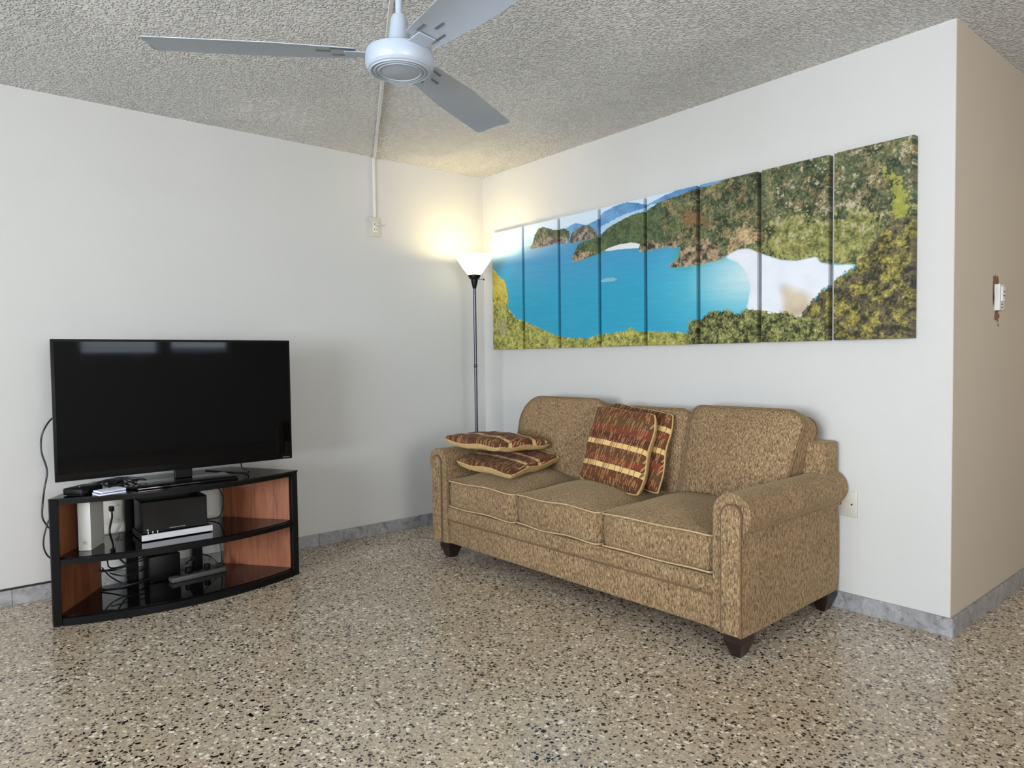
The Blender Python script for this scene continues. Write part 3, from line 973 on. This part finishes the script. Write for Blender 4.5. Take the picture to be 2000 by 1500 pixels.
# ------------------------------------------------------------------ floor lamp
LX, LY = 0.285, -0.300
lamp = empty('floor_lamp', (LX, LY, 0), 0, 'lit torchiere floor lamp with white cone shade in the corner', 'lamp')
MB().lathe([(0.0, 0.028), (0.05, 0.027), (0.115, 0.018), (0.132, 0.010), (0.135, 0.0)], 40, cap0=False).build('base', M_STEEL, lamp, 40)
MB().lathe([(0.0105, 0.027), (0.0105, 1.67)], 16).build('pole', M_STEEL, lamp, 40)
for zz in (0.57, 1.12):
    MB().lathe([(0.0108, zz-0.012), (0.0125, zz-0.010), (0.0125, zz+0.010), (0.0108, zz+0.012)], 16).build('pole_joint', M_STEEL, lamp, 40)
MB().lathe([(0.0106, 1.648), (0.013, 1.654), (0.024, 1.700), (0.0245, 1.712), (0.034, 1.716), (0.044, 1.738), (0.043, 1.742), (0.03, 1.735)], 28, cap0=False, cap1=False).build('socket_cup', M_PLASTIC, lamp, 40)
MB().tube([(0.02, 0.02, 1.709), (0.045, 0.045, 1.709)], 0.0022, 6).lathe([(0.0045, -0.006), (0.0045, 0.006)], 8, (0.046, 0.046, 1.709)).build('switch_knob', M_PLASTIC, lamp)
MB().lathe([(0.041, 1.738), (0.070, 1.776), (0.101, 1.822), (0.129, 1.869), (0.1305, 1.872), (0.128, 1.8725), (0.098, 1.824), (0.067, 1.779), (0.036, 1.741)], 48, cap0=False, cap1=False).build('lamp_shade', M_SHADE, lamp, 50)
tb = NT('bulb_glow'); tb.P(Base_Color=(1, 0.9, 0.7, 1), Emission_Color=(1.0, 0.85, 0.55, 1), Emission_Strength=6.0)
MB().lathe([(0.004, 1.738), (0.014, 1.75), (0.016, 1.775), (0.027, 1.795), (0.030, 1.812), (0.022, 1.832), (0.002, 1.840)], 20).build('bulb', tb.m, lamp, 60)
pl = bpy.data.lights.new('lamp_bulb_light', 'POINT')
pl.energy = 6.8
pl.color = (1.0, 0.80, 0.42)
pl.shadow_soft_size = 0.045
plo = bpy.data.objects.new('lamp_bulb_light', pl)
COL.objects.link(plo)
plo.location = (LX, LY, 1.852)

# ------------------------------------------------------------------ television stand
TS_Z = 0.574
YL, YR, XF, XB = -2.802, -1.672, 0.478, 0.10
YC = (YL+YR)/2
stand = empty('tv_stand', (0, 0, 0), 0, 'black bow-front television stand with cherry wood side panels and glass shelves', 'tv stand')
def bow(y, ext=0.0):
    t = (y-YC)/((YR-YL)/2)
    return XF+ext+0.125*(1-t*t)
def plate(yl, yr, xb, byl, byr, ext, n=28):
    pts = [(bow(yl+(yr-yl)*k/n, ext), yl+(yr-yl)*k/n) for k in range(n+1)]
    pts[0] = (XF+ext, yl); pts[-1] = (XF+ext, yr)
    return pts + [(xb, byr), (xb, byl)]
MB().prism(plate(YL-0.004, YR+0.004, XB-0.01, -2.575, -1.895, 0.004), TS_Z-0.008, TS_Z, 'xy', 0.0015, 1).build('top_glass', M_GLOSS, stand, 30)
def fascia(z0, z1, yl, yr, th=0.03):
    n = 28
    A = [(bow(yl+(yr-yl)*k/n), yl+(yr-yl)*k/n) for k in range(n+1)]
    B = [(x-th, y) for x, y in A]
    return MB().prism(A+B[::-1], z0, z1, 'xy')
PW = 0.034
fascia(0.546, TS_Z-0.0082, YL+PW, YR-PW).build('top_rail', M_BLACK, stand, 30)
fascia(0.275, 0.298, YL+PW, YR-PW).build('shelf_rail', M_BLACK, stand, 30)
fascia(0.0, 0.034, YL+PW, YR-PW).build('bottom_rail', M_BLACK, stand, 30)
for ya, yb in ((YL, YL+PW), (YR-PW, YR)):
    MB().box(XF-PW+0.002, XF+0.004, ya, yb, 0, TS_Z-0.0082, 0.002, 1).build('front_post', M_BLACK, stand)
MB().prism(plate(YL+0.03, YR-0.03, XB, -2.55, -1.955, -0.032), 0.292, 0.300, 'xy').build('glass_shelf', M_GLOSS, stand, 30)
MB().prism(plate(YL+0.03, YR-0.03, XB, -2.55, -1.955, -0.032), 0.022, 0.036, 'xy').build('bottom_shelf', M_GLOSS, stand, 30)
MB().prism(plate(YL+0.03, YR-0.03, XB, -2.55, -1.955, -0.032), 0.553, 0.5655, 'xy').build('top_board', M_BLACK, stand, 30)
for (ya, yb) in ((YL+0.020, -2.552), (YR-0.020, -1.950)):
    s_ = 1 if yb > ya else -1
    out = [(XF-0.030, ya-s_*0.016), (XF-0.030, ya+s_*0.002), (XB, yb), (XB, yb-s_*0.02)]
    MB().prism(out, 0.0, 0.553, 'xy').build('side_panel', M_WOOD, stand, 0)
for (ya, yb) in ((-2.435, -2.382), (-2.112, -2.064)):
    MB().box(XB-0.03, XB, ya, yb, 0.0, 0.553, 0.002, 1).build('back_post', M_BLACK, stand)

# ------------------------------------------------------------------ television
TVX = 0.380
tv = empty('television', (TVX, -2.21, TS_Z), 0, 'large black flat-screen television on the bow-front stand', 'television')
ty0, ty1, tz0, tz1 = -2.765+2.21, -1.655+2.21, 0.628-TS_Z, 1.281-TS_Z
MB().box(-0.018, 0.0, ty0, ty1, tz0, tz1, 0.003, 2).build('bezel', M_PLASTIC, tv)
MB().box(-0.002, 0.0012, ty0+0.012, ty1-0.012, tz0+0.032, tz1-0.011, 0.0008, 1).build('screen', M_SCREEN, tv)
MB().box(-0.055, -0.018, ty0+0.10, ty1-0.10, tz0+0.04, tz1-0.14, 0.012, 2).build('back_housing', M_PLASTIC, tv)
MB().box(-0.042, -0.016, -0.047, 0.036, 0.010, tz0+0.06, 0.003, 1).build('neck', M_PLASTIC, tv)
MB().box(-0.055, 0.165, -0.255, 0.205, 0.0, 0.011, 0.003, 2).build('base_plate', M_GLOSS, tv)
for k in range(5):
    MB().box(0.0, 0.0004, ty1-0.052+k*0.008, ty1-0.047+k*0.008, tz0+0.008, tz0+0.0125).build('brand_mark', M_MARK, tv, 0)

# ------------------------------------------------------------------ things on and in the stand
def cable(name, pts, r, label, n=8, mat=None):
    o = MB().tube(spline(pts, n), r, 6).build(name, mat or M_CABLE, None, 60)
    return setp(o, label, 'cable')

ang = math.atan2(0.0930, 0.105)
stb = empty('set_top_box', (0.435, -2.665, TS_Z), ang-PI/2, 'small matte black box on the left end of the television stand', 'electronics')
MB().box(-0.065, 0.065, -0.05, 0.05, 0.002, 0.034, 0.008, 3).build('body', M_PLASTIC, stb)
MB().box(-0.05, 0.05, -0.04, 0.04, 0.0, 0.003).build('rubber_foot', M_CABLE, stb, 0)
MB().lathe([(0.004, -0.001), (0.004, 0.001)], 12, (0.02, 0.0, 0.0345)).build('power_button', M_GREY, stb)

def booklet(x, y, rz, w, d, h, z, label, edge):
    b = empty('booklet', (x, y, z), rz, label, 'booklet', 'booklets on the television stand')
    MB().box(-w/2, w/2, -d/2, d/2, 0, h, 0.001, 1).build('pages', M_PAPER, b, 0)
    MB().box(-w/2-0.001, w/2+0.001, -d/2-0.001, d/2+0.001, h, h+0.0015).build('cover', edge, b, 0)
booklet(0.520, -2.575, 0.2, 0.075, 0.115, 0.008, TS_Z+0.0005, 'lower white booklet beside the small black box', M_BLUE)
booklet(0.516, -2.572, 0.32, 0.07, 0.11, 0.007, TS_Z+0.0105, 'upper white booklet with pale cover beside the small black box', M_PAPER)

rem = empty('remote_control', (0.47, -2.475, TS_Z), 1.1, 'slim dark remote lying near the white booklets', 'remote')
MB().box(-0.07, 0.07, -0.018, 0.018, 0.0, 0.013, 0.004, 2).build('body', M_PLASTIC, rem)
for k in range(4):
    MB().box(-0.05+0.022*k, -0.04+0.022*k, -0.006, 0.006, 0.013, 0.0145, 0.001, 1).build('button', M_GREY, rem)
pb = empty('power_adapter', (0.36, -2.52, TS_Z), 0.5, 'black power adapter among the cables under the television', 'adapter')
MB().box(-0.03, 0.03, -0.022, 0.022, 0.0, 0.034, 0.004, 2).build('body', M_PLASTIC, pb)
MB().tube([(0.03, 0, 0.015), (0.04, 0, 0.015)], 0.004, 8).build('strain_relief', M_CABLE, pb)

z = TS_Z+0.004
cable('power_cable', [(0.382, -2.608, z+0.01), (0.36, -2.60, z+0.022), (0.33, -2.56, z+0.03), (0.36, -2.50, z+0.038), (0.42, -2.47, z+0.02), (0.40, -2.44, z+0.01), (0.34, -2.44, z+0.02), (0.31, -2.50, z+0.035), (0.35, -2.57, z+0.018), (0.41, -2.56, z+0.012), (0.45, -2.52, z+0.018), (0.43, -2.46, z+0.03), (0.37, -2.42, z+0.022), (0.30, -2.46, z), (0.20, -2.50, z)], 0.0032,
      'tangled black power cable under the left of the television')
cable('adapter_cable', [(0.385, -2.50, z+0.015), (0.43, -2.50, z+0.03), (0.45, -2.55, z+0.012), (0.40, -2.565, z+0.016), (0.37, -2.57, z+0.03), (0.36, -2.48, z+0.04), (0.39, -2.41, z+0.028), (0.36, -2.39, z+0.014), (0.31, -2.42, z+0.016), (0.30, -2.52, z+0.024), (0.33, -2.60, z+0.014), (0.26, -2.63, z), (0.16, -2.56, z)], 0.0026,
      'thin black adapter cable looped beside the power adapter')
cable('screen_cable', [(0.37, -1.93, 0.65), (0.372, -1.932, 0.628), (0.40, -1.937, 0.606), (0.435, -1.925, 0.598), (0.43, -1.915, 0.586), (0.39, -1.92, z-0.001), (0.30, -1.97, z-0.001), (0.15, -2.05, z-0.001)], 0.0035,
      'short black cable hanging below the right part of the screen')

# modem
mdir = math.atan2(-2.638+2.683, 0.42-0.39)
modem = empty('modem', (0.398, -2.658, 0.300), 0, 'tall white modem standing on the left of the glass shelf', 'modem')
mp = [(-0.012, -0.026), (0.018, 0.020), (-0.105, 0.090), (-0.128, 0.050)]
def slab(pts, z0, z1, sh=1.0):
    return MB().prism(pts, z0, z1, 'xy', 0.004, 2)
slab(mp, 0.0, 0.232).build('body', M_WHITE, modem, 40)
ed = [(-0.1045, 0.0902), (-0.1285, 0.0495), (-0.131, 0.052), (-0.107, 0.0925)]
slab([(-0.106, 0.0898), (-0.1285, 0.050), (-0.136, 0.055), (-0.114, 0.095)], 0.004, 0.226).build('back_cover', M_IVORY, modem, 40)
def on_face(t, zz, w, h):
    a = Vector((-0.012, -0.026, 0)); b = Vector((0.018, 0.020, 0)); d = (b-a).normalized(); nrm = Vector((d.y, -d.x, 0))
    c = a+(b-a)*t+nrm*0.0003
    return [c-d*w+Vector((0, 0, zz-h)), c+d*w+Vector((0, 0, zz-h)), c+d*w+Vector((0, 0, zz+h)), c-d*w+Vector((0, 0, zz+h))]
for zz, w, h in ((0.040, 0.009, 0.002), (0.033, 0.011, 0.0014), (0.047, 0.006, 0.0012)):
    MB().add(on_face(0.5, zz, w, h), [(0, 1, 2, 3)]).build('logo_mark', M_MARK, modem, 0)

# player with the black box on it
ply = empty('disc_player', (0.42, -2.264, 0.300), 0, 'low black player with bright silver front edge on the glass shelf', 'electronics')
MB().box(-0.215, -0.004, -0.162, 0.162, 0.004, 0.034, 0.002, 1).build('body', M_PLASTIC, ply)
MB().box(-0.004, 0.003, -0.164, 0.164, 0.005, 0.034, 0.0015, 1).build('front_trim', M_SILVER, ply)
for sx, sy in ((-0.19, -0.14), (-0.19, 0.14), (-0.03, -0.14), (-0.03, 0.14)):
    MB().lathe([(0.009, 0.0), (0.009, 0.0042)], 12, (sx, sy, 0)).build('foot', M_CABLE, ply)
bx = empty('media_box', (0.405, -2.272, 0.3345), 0, 'glossy black box stacked on the silver-edged player', 'electronics')
MB().box(-0.17, 0.0, -0.150, 0.152, 0.0, 0.154, 0.004, 2).build('body', M_PLASTIC, bx)
MB().box(-0.001, 0.003, -0.146, 0.148, 0.004, 0.150, 0.001, 1).build('front_panel', M_GLOSS, bx)
MB().box(0.0028, 0.0036, -0.03, 0.045, 0.014, 0.0165).build('slot', M_GREY, bx, 0)
MB().box(0.0028, 0.0036, -0.131, -0.122, 0.016, 0.023).build('badge', M_GREY, bx, 0)
for k in range(3):
    MB().tube([(0.005, -0.125+0.021*k, 0.0002), (0.005, -0.125+0.021*k, 0.012)], 0.0022, 6).build('indicator', M_WHITE, bx)

# lower shelf: amplifier, power strip, cables
amp = empty('power_supply', (0.165, -2.285, 0.036), 0, 'black boxy device at the back of the lower shelf', 'electronics')
MB().box(-0.06, 0.06, -0.075, 0.075, 0.003, 0.135, 0.005, 2).build('body', M_PLASTIC, amp)
for sx, sy in ((-0.045, -0.06), (-0.045, 0.06), (0.045, -0.06), (0.045, 0.06)):
    MB().lathe([(0.008, 0.0), (0.008, 0.004)], 10, (sx, sy, 0)).build('foot', M_CABLE, amp)
ps = empty('power_strip', (0.262, -2.135, 0.036), 0.10, 'grey power strip lying on the lower shelf of the stand', 'power strip')
MB().box(-0.028, 0.028, -0.14, 0.14, 0.0, 0.026, 0.006, 2).build('body', M_DGREY, ps)
for k in range(5):
    MB().box(-0.012, 0.012, -0.105+0.048*k, -0.083+0.048*k, 0.0255, 0.0268).build('socket', M_DARKHOLE, ps, 0)
MB().box(-0.015, 0.015, -0.062, -0.030, 0.0268, 0.06, 0.004, 2).build('plug', M_PLASTIC, ps)
MB().box(-0.013, 0.013, 0.035, 0.062, 0.0268, 0.058, 0.004, 2).build('plug', M_PLASTIC, ps)
cable('strip_cable', [(0.262, -2.18, 0.094), (0.25, -2.15, 0.135), (0.22, -2.12, 0.15), (0.19, -2.14, 0.12), (0.21, -2.18, 0.10), (0.24, -2.16, 0.115), (0.22, -2.11, 0.14), (0.19, -2.05, 0.11), (0.21, -2.02, 0.075), (0.20, -1.995, 0.07), (0.17, -1.985, 0.10), (0.15, -1.99, 0.20), (0.14, -2.0, 0.285)], 0.0035,
      'black cable looping up from the grey power strip')
cable('audio_cable', [(0.13, -2.06, 0.306), (0.16, -2.02, 0.308), (0.19, -1.99, 0.33), (0.16, -1.965, 0.42), (0.12, -2.0, 0.50)], 0.003,
      'thin black cable rising behind the right of the glass shelf')
for k, (pts, lab) in enumerate([
    ([(0.16, -2.60, 0.24), (0.19, -2.545, 0.20), (0.20, -2.53, 0.15), (0.24, -2.47, 0.16), (0.20, -2.36, 0.18)], 'topmost black cable in the left loops below the glass shelf'),
    ([(0.17, -2.57, 0.14), (0.20, -2.535, 0.135), (0.23, -2.48, 0.145), (0.20, -2.36, 0.165)], 'second black cable in the left loops below the glass shelf'),
    ([(0.19, -2.53, 0.12), (0.23, -2.48, 0.105), (0.22, -2.42, 0.105), (0.18, -2.34, 0.12)], 'third black cable in the left loops below the glass shelf'),
    ([(0.17, -2.56, 0.15), (0.20, -2.525, 0.10), (0.25, -2.46, 0.062), (0.22, -2.36, 0.050)], 'black cable sagging steeply in the left loops'),
    ([(0.17, -2.57, 0.045), (0.23, -2.53, 0.046), (0.27, -2.46, 0.064), (0.25, -2.36, 0.072)], 'lowest black cable resting on the bottom glass')]):
    cable('loop_cable', pts, 0.0035, lab)

# the hanging television cable at the left and the cable on the baseboard
cable('tv_cable', [(0.30, -2.66, 0.93), (0.22, -2.72, 0.925), (0.16, -2.755, 0.895), (0.15, -2.786, 0.829), (0.15, -2.790, 0.75), (0.15, -2.771, 0.656), (0.15, -2.786, 0.56), (0.15, -2.797, 0.45), (0.15, -2.785, 0.405), (0.15, -2.765, 0.375), (0.155, -2.71, 0.34)], 0.0042,
      'black cable hanging from the left side of the television')
cable('hanging_cable', [(0.172, -2.70, 0.46), (0.168, -2.765, 0.43), (0.168, -2.783, 0.39), (0.168, -2.797, 0.33), (0.168, -2.793, 0.276), (0.168, -2.767, 0.234), (0.172, -2.70, 0.20)], 0.004,
      'black cable looping out low beside the stand')
cable('wall_cable', [(0.007, -4.6, BH+0.005), (0.007, -3.6, BH+0.005), (0.007, -2.95, BH+0.005), (0.007, -2.60, BH+0.006), (0.007, -2.40, BH+0.02)], 0.0048,
      'black cable running along the top of the left baseboard')

# ------------------------------------------------------------------ outlets and raceways
def wall_plate(name, M4, w, h, label, cat, kind):
    """plate in local coordinates: x right, z up, y out of the wall (negative = out)"""
    r = empty(name, (0, 0, 0), 0, label, cat)
    r.matrix_world = M4
    MB().box(-w/2, w/2, -0.008, 0.0, -h/2, h/2, 0.003, 2).build('plate', M_IVORY if kind != 'white' else M_WHITE, r)
    return r
ML = lambda y, z: Matrix.Translation((0.0, y, z)) @ Matrix.Rotation(PI/2, 4, 'Z')       # on the left wall, facing +x
MBk = lambda x, z: Matrix.Translation((x, 0.0, z))                                          # on the sofa wall, facing -y
MH = lambda y, z: Matrix.Translation((X1, y, z)) @ Matrix.Rotation(PI/2, 4, 'Z')

o = wall_plate('wall_outlet', ML(-0.905, 2.044), 0.076, 0.128, 'ivory duplex outlet high on the left wall below the raceway', 'outlet', 'ivory')
MB().box(-0.018, 0.018, -0.014, -0.008, -0.034, 0.034, 0.003, 2).build('receptacle', M_WHITE, o)
for dz in (-0.017, 0.017):
    for dx in (-0.006, 0.006):
        MB().box(dx-0.0015, dx+0.0015, -0.0146, -0.0138, dz-0.005, dz+0.005).build('slot', M_DARKHOLE, o, 0)
MB().box(-0.004, 0.024, -0.036, -0.0146, 0.004, 0.022, 0.004, 2).build('plug', M_IVORY, o)

race = empty('cable_raceway', (0, 0, 0), 0, 'white plastic raceway from the high outlet to the fan', 'raceway')
MB().box(0.0, 0.012, -0.913, -0.896, 2.108, 2.498, 0.002, 1).build('wall_channel', M_WHITE, race)
d = Vector((2.245, -2.035, 0))-Vector((0.02, -0.905, 0))
a_ = math.atan2(d.y, d.x)
MB().box(0.0, d.length-0.07, -0.0085, 0.0085, 2.487, 2.4995, 0.002, 1, mat=Matrix.Translation((0.016, -0.904, 0)) @ Matrix.Rotation(a_, 4, 'Z')).build('ceiling_channel', M_WHITE, race)

o = wall_plate('wall_jack', MBk(2.697, 0.487), 0.072, 0.115, 'ivory blank plate with a centre hole right of the sofa arm', 'wall plate', 'ivory')
MB().lathe([(0.004, 0.0), (0.004, 0.001)], 12).build('hole', M_DARKHOLE, o, 0, loc=(0.012, -0.0078, 0.0), rot=(PI/2, 0, 0))

o = wall_plate('wall_outlet', ML(-2.475, 0.395), 0.09, 0.13, 'ivory outlet low on the left wall behind the stand', 'outlet', 'ivory')
MB().box(-0.018, 0.018, -0.013, -0.008, -0.036, 0.036, 0.003, 2).build('receptacle', M_WHITE, o)
MB().box(0.0, 0.034, -0.05, -0.0131, -0.040, 0.030, 0.005, 2).build('plug', M_WHITE, o)
MB().box(-0.022, -0.002, -0.045, -0.0131, 0.004, 0.030, 0.004, 2).build('plug', M_PLASTIC, o)
cable('outlet_cable', [(0.04, -2.487, 0.405), (0.045, -2.487, 0.37), (0.05, -2.50, 0.31), (0.07, -2.50, 0.24), (0.08, -2.46, 0.15), (0.09, -2.40, 0.09)], 0.005,
      'thick black cord dropping from the outlet behind the stand')
cable('charger_cable', [(0.045, -2.458, 0.354), (0.05, -2.448, 0.33), (0.055, -2.47, 0.295), (0.06, -2.51, 0.262), (0.07, -2.53, 0.2)], 0.004,
      'white cord dropping from the white plug behind the stand', mat=M_WHITE)

# switch on the hall wall with broken plaster around it
sw = empty('light_switch', (0, 0, 0), 0, 'white switch set in chipped red plaster on the hall wall', 'switch')
sw.matrix_world = MH(0.530, 1.413)
def blob(cx, cz, w, h, seed, y=-0.0012, n=26):
    rnd = random.Random(seed)
    out = []
    for k in range(n):
        a = 2*PI*k/n
        rr = 1+rnd.uniform(-0.28, 0.28)
        out.append((cx+w*rr*math.cos(a), y, cz+h*rr*math.sin(a)))
    return [(cx, y-0.0006, cz)]+out, [(0, 1+k, 1+(k+1) % n) for k in range(n)]
for k, (cx, cz, w, h) in enumerate(((-0.018, 0.070, 0.030, 0.030), (-0.038, 0.022, 0.012, 0.055), (0.010, -0.080, 0.030, 0.024), (0.014, 0.074, 0.016, 0.028))):
    vs, fs = blob(cx, cz, w, h, k)
    MB().add(vs, fs).build('chipped_plaster', M_BRICK, sw, 0)
for k, (cx, cz, w, h) in enumerate(((-0.040, 0.004, 0.008, 0.022), (0.022, -0.104, 0.004, 0.006), (0.028, -0.122, 0.004, 0.006))):
    vs, fs = blob(cx, cz, w, h, 30+k, -0.0025)
    MB().add(vs, fs).build('dark_gap', M_DARKHOLE, sw, 0)
MB().box(-0.030, 0.034, -0.022, 0.0, -0.058, 0.060, 0.002, 1).build('body', M_WHITE, sw)
MB().box(-0.018, 0.022, -0.030, -0.022, -0.018, 0.050, 0.003, 2).build('rocker', M_WHITE, sw)
for zz in (0.026, 0.008, -0.030, -0.044):
    MB().box(-0.006, 0.014, -0.0312 if zz > -0.02 else -0.0232, -0.0298 if zz > -0.02 else -0.0218, zz-0.002, zz+0.002).build('slot', M_DARKHOLE, sw, 0)

# ------------------------------------------------------------------ ceiling fan
FX, FY = 2.245, -2.045
fan = empty('ceiling_fan', (FX, FY, 0), 0, 'white three-blade ceiling fan on a long downrod', 'ceiling fan')
MB().lathe([(0.03, 2.43), (0.055, 2.45), (0.066, 2.4995)], 32).build('canopy', M_FAN, fan, 40)
MB().lathe([(0.0105, 2.20), (0.0105, 2.45)], 18).build('downrod', M_FAN, fan, 40)
MB().lathe([(0.0105, 2.221), (0.021, 2.218), (0.0255, 2.205), (0.0275, 2.19), (0.0365, 2.118), (0.037, 2.112)], 32, cap0=False, cap1=False).build('rod_cover', M_FAN, fan, 40)
MB().lathe([(0.03, 2.117), (0.085, 2.116), (0.100, 2.108), (0.104, 2.098), (0.104, 2.068), (0.101, 2.060)], 48).build('motor_housing', M_FAN, fan, 40)
prof = [(0.101, 2.060), (0.096, 2.053)]
for r_ in (0.091, 0.079, 0.067):
    prof += [(r_, 2.0505-0.0+ (0.091-r_)*-0.05), (r_-0.0015, 2.0475+(0.091-r_)*-0.05), (r_-0.004, 2.0475+(0.091-r_)*-0.05), (r_-0.0055, 2.0500+(0.091-r_)*-0.05)]
prof += [(0.058, 2.048), (0.0, 2.046)]
MB().lathe(prof, 48, cap0=False, cap1=False).build('bottom_cap', M_FAN, fan, 25)
blade0 = YAW+math.radians(68)
for k in range(3):
    a = blade0+k*2*PI/3
    br = Matrix.Rotation(a, 4, 'Z')
    pitch = math.radians(-9)
    bo = bpy.data.objects.new('blade', None)
    # blade outline: x outward, y across
    out = []
    for t in np.linspace(0, 1, 15):
        x = 0.135+0.585*t
        out.append((x, 0.055+0.022*min(1, t*2.5)-0.004*t))
    tip = [(0.72+0.012*math.sin(s_), 0.073*math.cos(s_)) for s_ in np.linspace(0.25, PI-0.25, 9)]
    low = [(x, -y) for x, y in out[::-1]]
    ol = [(0.128, 0.045)]+out+tip[1:-1]+low+[(0.128, -0.045)]
    n = len(ol)
    th = 0.0022
    vs = []
    cols = 6
    # curved section: rows along length, columns across
    rows = [(0.130, 0.050)]+[(x, y) for x, y in out]+[(0.728, 0.066), (0.733, 0.050)]
    for sgn in (1, -1):
        for (x, y) in rows:
            for c in range(cols+1):
                q = -1+2*c/cols
                z_ = 0.005*(1-q*q)+sgn*th/2
                vs.append((x, y*q, z_))
    R_ = len(rows)
    def I2(s_, r_, c): return s_*R_*(cols+1)+r_*(cols+1)+c
    fs = []
    for s_ in (0, 1):
        for r_ in range(R_-1):
            for c in range(cols):
                f = (I2(s_, r_, c), I2(s_, r_+1, c), I2(s_, r_+1, c+1), I2(s_, r_, c+1))
                fs.append(f if s_ == 0 else f[::-1])
    for r_ in range(R_-1):
        for c in (0, cols):
            fs.append((I2(0, r_, c), I2(0, r_+1, c), I2(1, r_+1, c), I2(1, r_, c)))
    for r_ in (0, R_-1):
        for c in range(cols):
            fs.append((I2(0, r_, c), I2(0, r_, c+1), I2(1, r_, c+1), I2(1, r_, c)))
    MT = Matrix.Translation((0, 0, 2.100)) @ br @ Matrix.Rotation(pitch, 4, 'X')
    tr = lambda p: tuple(MT @ Vector(p))
    b = MB().add([tr(p) for p in vs], fs).build('blade', M_FAN, fan, 40)
    MB().box(0.090, 0.165, -0.028, 0.028, -0.004, 0.0, 0.0015, 1, mat=MT).build('blade_bracket', M_FAN, b)
    for (rx, ry) in ((0.16, 0.034), (0.16, -0.034), (0.205, 0.0)):
        MB().box(rx, rx+0.045, ry-0.004, ry+0.004, 0.0055*(1-(ry/0.07)**2)-0.004, 0.0055*(1-(ry/0.07)**2)-0.0010, 0.001, 1, mat=MT).build('blade_rib', M_FANRIB, b)

# ------------------------------------------------------------------ unseen hall lamp, added for the warm tone on the hall wall
HL = (4.55, 2.5)
hl = empty('added_hall_lamp', (HL[0], HL[1], H), 0, 'added round flush lamp, unseen, warming the hall wall', 'lamp')
MB().lathe([(0.15, -0.0005), (0.152, -0.02), (0.14, -0.025)], 36).build('rim', M_WHITE, hl, 40)
th_ = NT('added_lamp_glass'); th_.P(Base_Color=(0.9, 0.85, 0.75, 1), Emission_Color=(1.0, 0.72, 0.42, 1), Emission_Strength=50.0)
MB().lathe([(0.138, -0.025), (0.12, -0.055), (0.08, -0.078), (0.0, -0.088)], 36, cap1=False).build('dome', th_.m, hl, 60)
